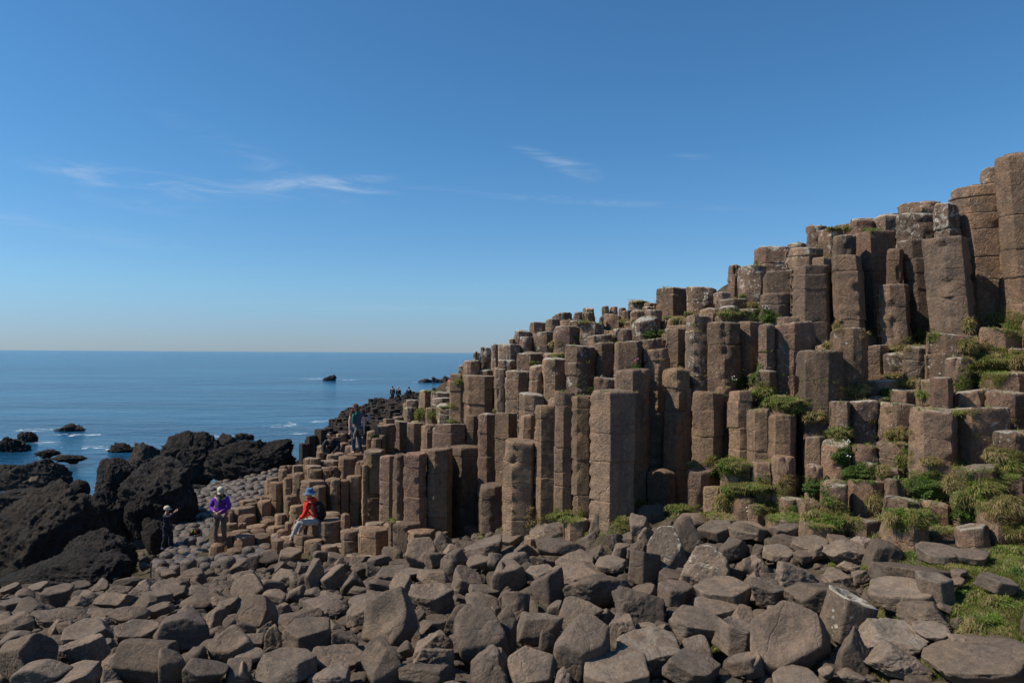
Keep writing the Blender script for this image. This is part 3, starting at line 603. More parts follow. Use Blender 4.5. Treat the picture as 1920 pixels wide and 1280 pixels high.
for th_, nm in band:
    grp = [b for b in ind if b['py'] > th_ and 'done' not in b]
    for side, lo, hi in (('left third', -1e9, 640), ('middle third', 640, 1280), ('right third', 1280, 1e9)):
        g2 = sorted([b for b in grp if lo <= b['px'] < hi], key=lambda b: b['px'])
        for k, b in enumerate(g2):
            b['done'] = 1; sz = 'large' if b['wp'] > 80 else 'medium' if b['wp'] > 45 else 'small'
            tag(b['o'], f"{sz} {KW[b['k']]} boulder, {ordinal(k + 1)} from left in {side}, {nm}", 'boulder', 'broken basalt boulders on the shore')
if SV:
    o = link('small_stones', make_mesh('small_stones', np.concatenate(SV), [np.concatenate(SF)], M_BOULD)); o.color = (0, .05, .25, 1)
    tag(o, 'small broken stones filling the gaps between the boulders', 'stones', None, 'stuff')
for b in ind: b.pop('done', None)
# ------------------------------------------------------------------ black craggy rocks on the left
def crag(name, x0, x1, y0, y1, d, label, rng_i, cat='rock', deep=.9, amp=.16, peak=0., group=None, dark=1., och=0., mat=None):
    r_ = np.random.default_rng(rng_i); D, Fc = ICO[6 if (x1 - x0) > 60 else 5]
    cx, cy = (x0 + x1) / 2, (y0 + y1) / 2; W = (x1 - x0) * d / F; Hh = (y1 - y0) * d / F
    pn = r_.normal(size=(24, 3)); pn /= np.linalg.norm(pn, axis=1)[:, None]; ph = r_.uniform(.7, 1., 24); cc = D @ pn.T; q0 = np.where(cc > .03, cc / ph, 0)
    V = D * np.minimum(((q0 ** 14).sum(1) + 1e-9) ** (-1 / 14), 1.3)[:, None]; amp *= .82
    sd = r_.uniform(0, 99)
    asp = np.array([1, deep, 1]) * max(1.2, W * .45)
    q = V * asp + sd
    wq = q + .25 * np.stack([noise(q * 1.3 + 9), noise(q * 1.3 + 31), noise(q * 1.3 + 57)], -1); dsp = amp * 1.1 * fbm(wq * .6, 2) + amp * .35 * (1 - 2.4 * np.abs(noise(wq * 1.5))) + amp * .34 * (1 - 2.4 * np.abs(noise(wq * 3.3))) + amp * .24 * (1 - 2.4 * np.abs(noise(wq * 7.5))) + amp * .16 * noise(q * 15) + amp * .10 * (1 - 2.4 * np.abs(noise(q * 24)))
    V = V * (1 + dsp)[:, None]
    lo, hi = V.min(0), V.max(0); V = (V - (lo + hi) / 2) / (hi - lo)
    V[:, 2] += .5; V[:, 0] += peak * np.clip(V[:, 2], 0, 1) ** 1.5 * (1 - V[:, 2]) * 1.2 + peak * .3 * V[:, 2]
    Hh2 = Hh * (1.45 if name == 'shore_rock' else 2.1)
    V *= np.array([W, W * deep * .8, Hh2])
    base = at(cx, y1, d); base[2] -= Hh2 - Hh
    o = link(name, make_mesh(name, V, [Fc], mat or M_DARK), None, base); o.color = (0, och, dark, 1)
    tag(o, label, cat, group); return o
GK = 'black craggy rocks by the water'
CR = [
 (235,335,825,884,39,'low flat grey-black rock ledge at the left foot of the tallest shore mound',.9,0,.66),
 (305,432,805,893,37,'tallest black craggy mound at the water edge, pointed top',.8,.1,.9),
 (395,450,812,850,42,'small dark hump half hidden behind the pointed black mound',.8,0,.85),
 (398,570,822,889,36,'long black craggy rock nearest the dark causeway columns',.6,-.3,.92),
 (175,258,858,935,28,'rounded black boulder with lumpy left side facing the water',.9,0,.88),
 (205,362,856,975,26,'big black double-humped rock behind the boy with a cap',.8,.25,.95),
 (168,262,918,1015,22.6,'sloping dark rock between the big left crag and the humped rock',.8,-.3,.9),
 (228,292,926,985,22.2,'small knobbly black boulder in front of the humped rock',.8,0,.92),
 (262,322,965,1030,22,'dark shaded boulder right behind the boy with a cap',.8,0,.97),
 (-40,192,902,1068,19,'huge brown-black crag at the left edge of the photo',.75,-.15,.86),
 (108,252,993,1092,17.2,'black craggy boulder lowest in front of the huge left crag',.8,.0,.88),
 (-30,215,1028,1098,16,'long low black ledge behind the boulder beach',.5,.3,.95),
 (25,165,858,922,27.5,'tilted grey-black slab rock on the left by the channel',.6,-.5,.74),
 (-20,40,868,905,29,'dark rock cut by the left edge beside the tilted slab',.7,0,.9),
 (-30,120,915,962,25,'low broken dark shelf between the tilted slab and the huge left crag',.8,0,.85),
 (105,178,925,975,24.5,'low dark shelf right of the broken one, at the narrow channel',.8,0,.85),
 (330,420,905,935,33,'flat dark rock lying under the two big water-edge mounds',.6,0,.9),
 (128,170,898,922,26,'small dark stone at the right tip of the tilted slab',.8,0,.92)]
for i, (x0, x1, y0, y1, d, lab, deep, pk, dk) in enumerate(CR):
    crag('shore_rock', x0, x1, y0, y1, d, lab, 300 + i, 'rock', deep, .2, pk, GK, dk, .25 if i == 9 else 0)
SR = [(90,180,792,812,62,'ragged black rock islet out in the sea at the left'),(-10,72,816,846,49,'kelp-strewn dark reef at the left edge'),(28,72,808,824,54,'low dark skerry just beyond the left reef'),
      (198,262,829,842,49,'flat dark rock awash left of the shore mound'),(438,476,810,820,56,'small flat rock awash right of the shore mound'),(604,632,702,712,172,'tiny lone rock far out at sea'),
      (64,112,842,850,46,'thin strip of kelp-covered rock in the left channel'),(95,165,852,861,43,'narrow dark kelp ridge above the tilted slab')]
for i, (x0, x1, y0, y1, d, lab) in enumerate(SR):
    crag('sea_rock', x0, x1, y0, y1, d, lab, 400 + i, 'rock', .7, .75, 0, 'rocks out in the sea', .85)
for i, (x0, x1, y0, y1) in enumerate([(782,812,709,717),(806,832,706,717),(826,852,704,716),(848,885,701,716)]):
    crag('sea_rock', x0, x1, y0, y1, 165, ['low left end of the far black reef by the columns','second lump of the far black reef','third lump of the far black reef, beside the pink jacket','tallest lump of the far black reef, partly behind the columns'][i], 430 + i, 'rock', .7, .6, 0, 'lumps of the far reef', .85)
# green-grey wet stones near the boy
r_ = np.random.default_rng(71)
PEB = [(258,1022,22),(262,1043,20),(275,1052,22),(285,1046,14),(250,1048,16),(232,1050,14),(292,1024,16),(296,1052,16),(305,1045,14),(270,1062,18),(75,1056,14),(98,1058,14),(48,1064,16),(24,1054,14),(150,915,10),(163,925,12),(170,934,10),(158,938,9),(180,940,8),(64,900,16),(70,908,10),(80,905,8),(352,920,10),(362,917,8),(372,922,9),(385,912,8),(300,1066,18),(315,1056,16),(330,1062,20),(245,1070,16),(318,1076,22)]
for i, (px, py, w) in enumerate(PEB):
    d = ground_hit(px, py + w * .3) or 26
    V, Fc = rock_shape('r', np.random.default_rng(777 + i), 4); S = w * d / F; V = V / 1.8 * S * np.array([1, 1, .75])
    p = at(px, py, d); o = link('shore_stone', make_mesh('shore_stone', V, [Fc], M_BOULD), None, p); o.color = (0, .25 * r_.random(), .35 + .3 * r_.random(), 1)
    tag(o, f'small rounded wet stone, {ordinal(i + 1)} of the loose stones around the black rocks', 'stone', 'loose stones around the black rocks')
# ------------------------------------------------------------------ hexagonal pavements (uncountable)
def pavement(name, label, inside, height, spacing, seed, mat, color, dome, stepamp, tall, seg=7):
    r_ = np.random.default_rng(seed); Vs, Qs, Ts = [], [], []; off = 0
    x0, x1, y0, y1 = inside.box
    ys = np.arange(y0, y1, spacing * .87)
    pts = []
    for j, y in enumerate(ys):
        for x in np.arange(x0 + (j % 2) * spacing / 2, x1, spacing): pts.append((x + r_.normal(0, spacing * .09), y + r_.normal(0, spacing * .09)))
    pts = np.array(pts); pts = pts[inside(pts)]; h = height(pts[:, 0], pts[:, 1])
    st = noise(np.c_[pts * .7, pts[:, :1] * 0]) * stepamp + noise(np.c_[pts * 2.1, pts[:, :1] * 0 + 4]) * stepamp * .8 + r_.normal(0, stepamp * .33, len(pts))
    st = np.round(st / .11) * .11 + r_.normal(0, .02, len(pts))
    for (x, y), z, s in zip(pts, h, st):
        k = r_.choice([5, 6, 6, 7]); a = r_.uniform(0, 6.28) + np.arange(k) * 2 * math.pi / k + r_.normal(0, .1, k)
        if dome > .01:
            a = np.sort(np.concatenate([a - .22, a + .22])); k = len(a)
        R = spacing * .53 * r_.uniform(.9, 1.08); rr = R * r_.uniform(.93, 1.05, k); zt = z + s
        rs = [(1, -tall), (1, -.05 if dome < .01 else -.07), (.93, -.012 if dome < .01 else -.025), (.6, dome * .5), (.0, dome)] if dome > .01 else [(1, -tall), (1, -.035), (.92, 0), (0, .0)]
        tx, ty = r_.normal(0, .05, 2); ca, sa = np.cos(a), np.sin(a)
        V = []
        for q, dz in rs[:-1]:
            V.append(np.c_[x + ca * rr * q, y + sa * rr * q, zt + dz + (ca * rr * tx + sa * rr * ty) * (dz > -.5)])
        V.append([[x, y, zt + rs[-1][1]]]); V = np.concatenate(V); n = k
        ia = np.arange(n); ib = (ia + 1) % n
        for r in range(len(rs) - 2): Qs.append(np.c_[r * n + ia, r * n + ib, (r + 1) * n + ib, (r + 1) * n + ia] + off)
        Ts.append(np.c_[(len(rs) - 2) * n + ia, (len(rs) - 2) * n + ib, np.full(n, (len(rs) - 1) * n)] + off)
        Vs.append(V); off += len(V)
    o = link(name, make_mesh(name, np.concatenate(Vs), [np.concatenate(Qs), np.concatenate(Ts)], mat, smooth=dome > .01)); o.color = color
    tag(o, label, 'columns', None, 'stuff'); return o
class Reg:
    def __init__(s, box, f): s.box = box; s.f = f
    def __call__(s, p): return s.f(p)
# far dark causeway
cp = np.array([at(*q) for q in [(545,845,48),(600,830,46),(620,785,55),(637,770,62),(681,752,74),(731,745,88),(790,739,100),(840,727,110),(700,790,48),(590,845,35),(560,868,36),(640,815,40),(700,765,60),(760,752,75),(520,880,34),(660,840,32),(720,770,46),(800,745,80),(880,720,100)]] + [np.array(q) for q in [(-3,60,2.6),(-3,90,2.2),(-4,40,3.)]])
GC = tps(cp, .2)
def xleft(y): return np.interp(y, [33, 37, 42, 48, 62, 74, 88, 100, 118], [-10.2, -11.2, -12.4, -14.1, -14.4, -14.9, -14.6, -13.6, -11])
def hfar(x, y): 
    e = np.clip((x - xleft(y)) / 2.2, 0, 1); return GC(x, y) - (1 - e) ** 2 * 1.5
regF = Reg((-17, 1, 32, 118), lambda p: (p[:, 0] > xleft(p[:, 1]) - .7 + .5 * noise(np.c_[p * .5, p[:, :1] * 0])) & (p[:, 0] < (-.045 * p[:, 1] - 1.)) & ~((p[:, 0] > -9.5) & (p[:, 1] < 34)))
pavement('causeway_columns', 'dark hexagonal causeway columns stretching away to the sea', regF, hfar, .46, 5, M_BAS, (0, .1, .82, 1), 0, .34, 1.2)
# wet rounded cobbles near the purple jacket
def inW(p):
    x, y = p[:, 0], p[:, 1]; px = 960 + x / y * F
    near = np.zeros(len(p), bool)
    d2 = ((p[:, None] - C[None, :, :2]) ** 2).sum(2).min(1); near = d2 < .13
    lb = np.interp(y, [18, 20, 22, 25, 28, 32, 38], [285, 300, 322, 335, 345, 372, 425]); rb = np.interp(y, [18, 20, 22, 25, 30, 34, 38], [480, 560, 640, 700, 720, 640, 600])
    return (px > lb + 12 * noise(np.c_[p, x[:, None] * 0])) & (px < rb) & ~near
def hW(x, y): return np.minimum(G(x, y) + .12, 2.6)
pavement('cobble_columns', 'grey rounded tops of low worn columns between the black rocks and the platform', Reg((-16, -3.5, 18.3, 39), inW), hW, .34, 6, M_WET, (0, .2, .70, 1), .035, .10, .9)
# ------------------------------------------------------------------ grass tussocks
def P_(z, l): return [(z[0] + a / z[2], z[1] + b / z[2], c / z[2], d / z[2], k) for a, b, c, d, k in l]
GR = P_(Z8, [(110,750,110,60,'m'),(30,730,70,40,'d'),(300,310,80,55,'g'),(340,370,60,40,'g'),(450,370,120,45,'m'),(480,400,90,40,'g'),(185,250,60,35,'l'),(240,215,35,30,'l'),(600,450,95,40,'d'),(760,550,95,45,'g'),(1100,560,85,50,'d'),(880,790,120,60,'l'),(760,690,60,60,'l'),(250,880,200,50,'g'),(120,900,90,40,'m'),(500,850,110,50,'d'),(600,880,80,60,'l'),(60,1000,60,70,'d'),(330,1010,110,65,'g'),(460,1050,50,30,'g'),(640,1060,120,60,'m'),(760,1080,120,70,'m'),(960,970,60,70,'d'),(1100,1060,110,70,'m'),(1230,1060,100,60,'g'),(1330,870,190,90,'l'),(1240,860,90,80,'g'),(1430,850,60,60,'d'),(1150,700,60,60,'g'),(1560,950,130,80,'g'),(1500,1020,80,60,'l'),(1640,880,120,70,'g'),(1780,760,90,90,'g'),(1700,690,90,60,'d'),(1650,140,150,90,'g'),(1600,200,130,60,'g'),(1750,110,100,70,'m'),(1750,1000,110,90,'d'),(1560,250,130,35,'g'),(860,290,85,45,'d'),(780,310,50,35,'d'),(1200,250,90,30,'d'),(1250,320,45,30,'g'),(1030,310,40,40,'l'),(1580,60,80,60,'d'),(1140,255,60,20,'g'),(1830,110,60,60,'m'),(1010,770,30,40,'d'),(1450,740,60,25,'m'),(1480,430,60,20,'g'),(700,960,60,30,'g'),(1300,720,60,25,'d')])
GR += P_(Z7, [(1570,930,90,50,'g'),(1640,980,70,60,'m'),(1390,1070,65,50,'d'),(1385,960,30,60,'d'),(1150,1020,70,35,'g'),(1100,1045,60,25,'g'),(1000,1090,60,25,'d'),(870,1010,70,35,'d'),(670,970,30,30,'d'),(240,905,75,35,'l'),(300,920,50,30,'l'),(90,900,60,30,'m'),(200,855,45,20,'d'),(650,425,50,15,'m'),(720,430,20,18,'g'),(850,440,40,12,'g'),(620,1065,30,20,'d'),(230,1190,25,25,'l'),(235,620,20,20,'m'),(155,800,20,14,'m'),(980,1240,60,16,'d')])
GR += P_(Z6, [(250,1180,110,35,'g'),(180,1190,50,25,'g'),(60,1190,45,40,'d'),(850,1150,90,35,'g'),(770,1170,40,30,'g'),(545,1215,40,35,'m'),(1000,1195,60,30,'g'),(950,905,50,25,'d'),(1060,890,60,30,'m'),(1150,905,90,45,'g'),(1060,960,40,30,'l'),(170,250,35,25,'d'),(690,195,50,22,'l'),(755,190,25,35,'l'),(560,125,40,20,'d'),(850,120,50,25,'d'),(800,105,40,12,'m'),(920,80,40,18,'d'),(1110,85,60,18,'d'),(370,495,30,20,'l'),(620,370,30,15,'l'),(300,212,35,15,'g'),(1200,440,45,30,'l'),(1180,470,35,25,'l'),(1110,1100,60,60,'d'),(420,70,40,15,'m'),(640,20,60,12,'m'),(330,130,50,12,'m'),(60,350,40,15,'m'),(190,310,40,12,'g'),(640,1110,40,20,'g')])
GR += P_(Z5, [(560,425,65,45,'m'),(620,440,50,35,'g'),(530,450,35,30,'m'),(378,1072,30,16,'g'),(880,1165,35,12,'g'),(690,395,60,12,'g'),(730,480,50,10,'g'),(765,245,28,22,'g'),(710,375,25,15,'m'),(600,300,50,10,'m'),(270,568,30,10,'g'),(985,415,12,15,'g'),(1210,1090,35,35,'d'),(1230,1110,30,30,'m')])
GR += P_(ZD, [(1370,760,80,80,'l'),(1350,850,60,70,'g'),(1560,930,210,90,'m'),(1480,980,130,70,'d'),(1600,1010,130,70,'d'),(1650,480,120,70,'g'),(1720,600,50,60,'l'),(1500,760,110,70,'g'),(1620,800,120,80,'m'),(830,560,110,25,'g'),(780,720,50,50,'g'),(820,820,40,50,'m'),(1040,890,100,25,'m'),(450,860,60,35,'g'),(280,1190,220,28,'d'),(450,1180,70,22,'d'),(940,1235,160,35,'d'),(580,540,60,18,'g'),(340,440,60,14,'g'),(120,385,30,22,'g'),(1030,480,60,30,'l'),(740,1130,20,50,'g'),(1700,330,80,70,'m'),(1250,530,80,35,'d'),(1740,1080,50,60,'m'),(100,900,40,20,'m'),(1120,1190,40,60,'g')])
GR += P_(ZC, [(1130,1180,55,55,'g'),(1760,385,30,15,'g'),(1880,290,30,18,'g'),(1700,690,80,18,'m'),(1850,720,50,25,'m'),(1800,980,40,40,'m'),(660,225,25,18,'m'),(1580,1010,40,40,'m'),(520,130,60,25,'g')])
blade = {'g': ([], []), 'd': ([], []), 'l': ([], [])}; MV, MF, mo = [], [], 0
boff = {'g': 0, 'd': 0, 'l': 0}
rg = np.random.default_rng(12)
for gi, (px, py, a, b, kind) in enumerate(GR):
    hp, hn = cast(px, py)
    if hp is None: hp, hn = cast(px, py + b * .6)
    if hp is None or hp.y > 40: continue
    d = hp.y; Rx = max(a * d / F, .05); Rz = max(b * d / F, .04); Ry = min(max(Rx * .6, .08), .38)
    cx, cy, cz = hp.x, hp.y + Ry * .25, hp.z
    h0 = drop(cx, cy, cz + .5)
    Rx *= .9; Rz *= .72; base = cz - Rz * .5
    # mound
    D, Fc = ICO[3]
    V = D * np.array([Rx * .9, Ry * .9, Rz * .95]); V = V * (.92 + .45 * noise(D * 1.9 + gi))[:, None]
    MV.append(V + np.array([cx, cy, base + Rz * .5])); MF.append(Fc + mo); mo += len(V)
    n = int(np.clip(a * b * 3.2, 150, 4500))
    u = rg.normal(size=(n, 3)); u[:, 1] = -np.abs(u[:, 1]) * np.where(rg.random(n) < .8, 1, -1); u /= np.linalg.norm(u, axis=1)[:, None]
    f = (.92 + .45 * noise(u * 1.9 + gi))
    root = u * np.array([Rx * .88, Ry * .88, Rz * .9]) * f[:, None] + np.array([cx, cy, base + Rz * .5])
    kk = np.full(n, kind)
    if kind == 'm': kk = np.where(noise(root * 5 + 3) + rg.normal(0, .25, n) > .22, 'd', 'g')
    elif kind == 'g': kk = np.where(rg.random(n) < .28, 'd', 'g')
    elif kind == 'd': kk = np.where(rg.random(n) < .22, 'g', 'd')
    L = rg.uniform(.03, .085, n) * (1.0 + .3 * (kk == 'd')) * np.clip(.6 + Rz * 2, .6, 1.3); wd = rg.uniform(.0028, .005, n) * (d / 10) ** .5
    lf = kk == 'l'; L[lf] *= .45; wd[lf] *= 2.6
    up = np.array([0, 0, 1.]); flow = np.array([.25, 0, 0]) + noise(root * 3)[:, None] * np.array([.5, .2, 0])
    dir1 = u * .6 + up * .45 + flow * .3 + rg.normal(0, .25, (n, 3)); dir1 /= np.linalg.norm(dir1, axis=1)[:, None]
    dir2 = dir1 * .5 + u * .35 + flow * .5 - up * (.75 + .5 * (kk == 'd'))[:, None] + rg.normal(0, .2, (n, 3)); dir2 /= np.linalg.norm(dir2, axis=1)[:, None]
    sd_ = np.cross(dir1, rg.normal(size=(n, 3))); sd_ /= np.linalg.norm(sd_, axis=1)[:, None]
    p0 = root; p1 = root + dir1 * L[:, None] * .5; p2 = p1 + dir2 * L[:, None] * .6
    Vb = np.stack([p0 - sd_ * wd[:, None], p0 + sd_ * wd[:, None], p1 + sd_ * wd[:, None] * .8, p1 - sd_ * wd[:, None] * .8, p2], 1)
    for t in 'gdl':
        s = Vb[kk == t]
        if len(s): blade[t][0].append(s.reshape(-1, 3)); blade[t][1].append(len(s))
def tuft(R0, kinds, m_, Lr, spread, rg=rg):
    ang = rg.uniform(0, 6.28, m_); rad_ = rg.uniform(0, spread, m_)
    root = R0 + np.stack([np.cos(ang) * rad_, np.sin(ang) * rad_ * .6, rg.uniform(-.02, .005, m_)], -1)
    L = rg.uniform(*Lr, m_); wd = np.full(m_, .0033 * (R0[1] / 10) ** .5)
    if kinds == 'l': L = L * .5; wd = wd * 2.4
    d1 = np.stack([np.cos(ang) * .5 + .2, np.sin(ang) * .4 - .25, np.full(m_, .75)], -1) + rg.normal(0, .2, (m_, 3)); d2_ = d1 * [1.4, 1.4, -.5]
    s_ = np.stack([-np.sin(ang), np.cos(ang), ang * 0], -1); p1 = root + d1 * L[:, None] * .5; p2 = p1 + d2_ * L[:, None] * .5
    blade[kinds][0].append(np.stack([root - s_ * wd[:, None], root + s_ * wd[:, None], p1 + s_ * wd[:, None] * .8, p1 - s_ * wd[:, None] * .8, p2], 1).reshape(-1, 3)); blade[kinds][1].append(m_)
for gi, (px, py, a, b, kind) in enumerate(GR):
    for q in range(int(min(a * b * 1.6, 1900) + 25)):
        rr_ = math.sqrt(rg.random()) * 1.35; an = rg.uniform(0, 6.28)
        x, y = px + a * rr_ * math.cos(an), py + b * rr_ * math.sin(an)
        if rr_ > 1.0 + .9 * noise(np.array([[x * .05, y * .05, gi]]))[0]: continue
        h = BVH.ray_cast(Vector((0, 0, CAMZ)), Vector(ray(x, y)).normalized(), 40)
        if h[0] is None or (h[1].z < .3 and rg.random() < .5): continue
        k = kind if kind in 'dl' else ('d' if rg.random() < (.5 if kind == 'm' else .28) else 'g')
        tuft(np.array(h[0]), k, 5, (.03, .08), .035)
for (x0, x1, y0, y1, nn, dry) in [(1740, 1930, 880, 1240, 7000, .45), (1335, 1930, 640, 1270, 17000, .35), (1000, 1560, 410, 640, 2600, .7), (860, 1340, 560, 760, 3200, .6), (700, 860, 700, 790, 1200, .45), (900, 1400, 940, 1010, 1500, .5)]:
    for q in range(nn):
        px, py = rg.uniform(x0, x1), rg.uniform(y0, y1); r = ray(px, py)
        h = BVH.ray_cast(Vector((0, 0, CAMZ)), Vector(r).normalized(), 60)
        if h[0] is None or abs(h[1].z) < .45 or (h[2] >= len(TQ) and rg.random() > (.4 if py < 800 and px < 1560 else .3)): continue
        if py > 1040 and nn != 7000 and (px < 1560 or rg.random() < .45): continue
        if noise(np.array([[h[0].x * 1.3, h[0].y * 1.3, 0]]))[0] < -.12: continue
        m_ = 14; R0 = np.array(h[0]); ang = rg.uniform(0, 6.28, m_); rad_ = rg.uniform(0, .07, m_)
        root = R0 + np.stack([np.cos(ang) * rad_, np.sin(ang) * rad_, np.full(m_, -.012)], -1)
        L = rg.uniform(.03, .085, m_); wd = np.full(m_, .0035 * (R0[1] / 10) ** .5)
        d1 = np.stack([np.cos(ang) * .5 + .15, np.sin(ang) * .5, np.full(m_, .9)], -1) + rg.normal(0, .2, (m_, 3)); d2_ = d1 * [1.4, 1.4, .3]
        s_ = np.stack([-np.sin(ang), np.cos(ang), ang * 0], -1); p1 = root + d1 * L[:, None] * .5; p2 = p1 + d2_ * L[:, None] * .5
        Vb = np.stack([root - s_ * wd[:, None], root + s_ * wd[:, None], p1 + s_ * wd[:, None] * .8, p1 - s_ * wd[:, None] * .8, p2], 1).reshape(-1, 3)
        t = 'd' if rg.random() < dry else 'g'; blade[t][0].append(Vb); blade[t][1].append(m_)
off = 0
me_parts = []
allV = []; quads = []; tris = []; qmat = []; tmat = []
for mi, t in enumerate('gdl'):
    if not blade[t][0]: continue
    V = np.concatenate(blade[t][0]); n = len(V) // 5; b0 = off + np.arange(n) * 5
    allV.append(V); quads.append(np.c_[b0, b0 + 1, b0 + 2, b0 + 3]); tris.append(np.c_[b0 + 3, b0 + 2, b0 + 4]); qmat += [mi] * n; tmat += [mi] * n; off += len(V)
MVv = np.concatenate(MV); tris.append(np.concatenate(MF) + off); tmat += [3] * sum(len(x) for x in MF); allV.append(MVv)
me = make_mesh('grass', np.concatenate(allV), [np.concatenate(quads), np.concatenate(tris)], None)
for m_ in (M_GRASS, M_DRY, M_LEAF, M_TURF): me.materials.append(m_)
me.polygons.foreach_set('material_index', np.array(qmat + tmat, np.int32))
tag(link('grass', me), 'tufts of green and straw-coloured grass growing on ledges between the basalt columns', 'grass', None, 'stuff')
# flowers: small white-headed and pink sea thrift
def flower(px, py, col, label, n=7, r=.05):
    hp, hn = cast(px, py)
    if hp is None: return
    r_ = np.random.default_rng(int(px)); root = bpy.data.objects.new('flower', None); COL.objects.link(root); root.location = hp
    Vs, Qs, o1 = [], [], 0; Hs, Hf, o2 = [], [], 0; D, Fc = ICO[3]
    for i in range(n):
        a = np.array([r_.normal(0, r * .5), -.02 + r_.normal(0, r * .3), -.02]); b = a + np.array([r_.normal(0, .02), r_.normal(-.03, .02), r_.uniform(.06, .14)])
        for k in range(4):
            an = k * math.pi / 2; off_ = np.array([math.cos(an), math.sin(an), 0]) * .0022; Vs += [a + off_, b + off_]
        q = [[o1 + 2 * k, o1 + 2 * ((k + 1) % 4), o1 + 2 * ((k + 1) % 4) + 1, o1 + 2 * k + 1] for k in range(4)]; Qs += q; o1 += 8
        Hs.append(D * np.array([.010, .010, .007]) * (1 + .3 * noise(D * 5 + i))[:, None] + b); Hf.append(Fc + o2); o2 += len(D)
    link('stem', make_mesh('stem', np.array(Vs), [np.array(Qs)], M_LEAF), root)
    link('flower_head', make_mesh('flower_head', np.concatenate(Hs), [np.concatenate(Hf)], col), root)
    tag(root, label, 'flower')
M_PINK = simple_mat('pink_petal', (.6, .16, .32), .6); M_WHITE = simple_mat('white_petal', (.75, .74, .7), .6)
flower(1191, 684, M_PINK, 'pink sea thrift flower on a ledge below the grey lichened column')
for i, (px, py, lab) in enumerate([(1373,717,'white flower cluster left of the green bank beside the tall dark-sided column'),(1393,704,'white flower cluster at the top left of the green bank'),(1420,682,'white flower cluster by the small block above the green bank'),(1587,838,'white flower cluster growing down the tilted wedge block'),(1585,864,'lowest white flower cluster under the tilted wedge block'),(1400,965,'single white flower in the grass on the low wall'),(1437,585,'white flower cluster in the leafy ledge below the cliff crest')]):
    flower(px, py, M_WHITE, lab, 5, .04)
# ------------------------------------------------------------------ people
def skin(name, nodes, edges, mat, parent, sub=2, root=0, disp=0., seed=0):
    names = list(nodes); me = bpy.data.meshes.new(name + '_s')
    me.from_pydata([nodes[k][0] for k in names], [(names.index(a), names.index(b)) for a, b in edges], [])
    o = bpy.data.objects.new(name, me); COL.objects.link(o)
    m = o.modifiers.new('Skin', 'SKIN'); m.use_smooth_shade = True; m.branch_smoothing = .6
    if not me.skin_vertices: 
        bpy.context.view_layer.objects.active = o
        me.attributes.new  # noqa
    sv = me.skin_vertices[0].data
    for i, k in enumerate(names):
        r = nodes[k][1]; sv[i].radius = r if isinstance(r, tuple) else (r, r); sv[i].use_root = (i == root)
    s = o.modifiers.new('Sub', 'SUBSURF'); s.levels = sub; s.render_levels = sub
    bpy.context.view_layer.update()
    dg = bpy.context.evaluated_depsgraph_get(); m2 = bpy.data.meshes.new_from_object(o.evaluated_get(dg))
    o.modifiers.clear(); o.data = m2; m2.name = name
    m2.polygons.foreach_set('use_smooth', [True] * len(m2.polygons)); m2.materials.clear(); m2.materials.append(mat)
    if disp:
        V = np.empty(len(m2.vertices) * 3); m2.vertices.foreach_get('co', V); V = V.reshape(-1, 3); Nn = np.empty(len(V) * 3); m2.vertices.foreach_get('normal', Nn)
        V += Nn.reshape(-1, 3) * (disp * (noise(V * 11 + seed) + .5 * noise(V * 25 + seed)))[:, None]; m2.vertices.foreach_set('co', V.ravel()); m2.update()
    if parent: o.parent = parent
    return o
def blob(name, parts, mat, parent, disp=0, sub=4):
    Vs, Fs, off = [], [], 0
    for i, (c, s, rz) in enumerate(parts):
        D, Fc = ICO[sub]; V = D * np.array(s); V = V * (1 + disp * noise(D * 3.3 + i * 7))[:, None]
        V = V @ np.array(Matrix.Rotation(rz[0], 3, 'X') @ Matrix.Rotation(rz[1], 3, 'Y') @ Matrix.Rotation(rz[2], 3, 'Z')).T + np.array(c)
        Vs.append(V); Fs.append(Fc + off); off += len(V)
    return link(name, make_mesh(name, np.concatenate(Vs), [np.concatenate(Fs)], mat), parent)
def lathe(name, prof, mat, parent, loc=(0, 0, 0), rot=(0, 0, 0), sx=1, sy=1, n=28, wave=0):
    V = []
    for r, z in prof:
        for i in range(n):
            a = i * 2 * math.pi / n; V.append((math.cos(a) * r * sx, math.sin(a) * r * sy, z + wave * r * math.sin(a * 3 + 1)))
    Q = [[r * n + i, r * n + (i + 1) % n, (r + 1) * n + (i + 1) % n, (r + 1) * n + i] for r in range(len(prof) - 1) for i in range(n)]
    V = np.array(V) @ np.array(Matrix.Rotation(rot[2], 3, 'Z') @ Matrix.Rotation(rot[1], 3, 'Y') @ Matrix.Rotation(rot[0], 3, 'X')).T + np.array(loc)
    return link(name, make_mesh(name, V, [np.array(Q)], mat), parent)
SKIN = simple_mat('skin', (.52, .30, .21), .55, .08); SKIN2 = simple_mat('skin_pale', (.62, .38, .29), .55, .08)
def mat_c(n, c, b=.012): return simple_mat(n, c, .8, .18, 14, b)
PURPLE = mat_c('purple_cloth', (.13, .022, .29)); NAVY = mat_c('navy_cloth', (.014, .019, .034)); RED = mat_c('red_cloth', (.62, .035, .018)); GREYT = mat_c('pale_grey_cloth', (.36, .35, .33))
TAUPE = mat_c('taupe_cloth', (.125, .095, .082)); DENIM = mat_c('denim', (.022, .055, .105)); BLACK = mat_c('black_cloth', (.012, .012, .014)); TEAL = mat_c('teal_cloth', (.012, .10, .085)); TEE = mat_c('grey_tee', (.085, .088, .125))
CREAM = mat_c('cream_cap', (.52, .47, .36), .004); BLUEHAT = mat_c('blue_hat', (.075, .15, .27), .006); HAIRR = mat_c('auburn_hair', (.16, .065, .028)); HAIRB = mat_c('brown_hair', (.045, .028, .018)); HAIRG = mat_c('fair_hair', (.34, .25, .14)); HAIRW = mat_c('white_hair', (.5, .48, .45))
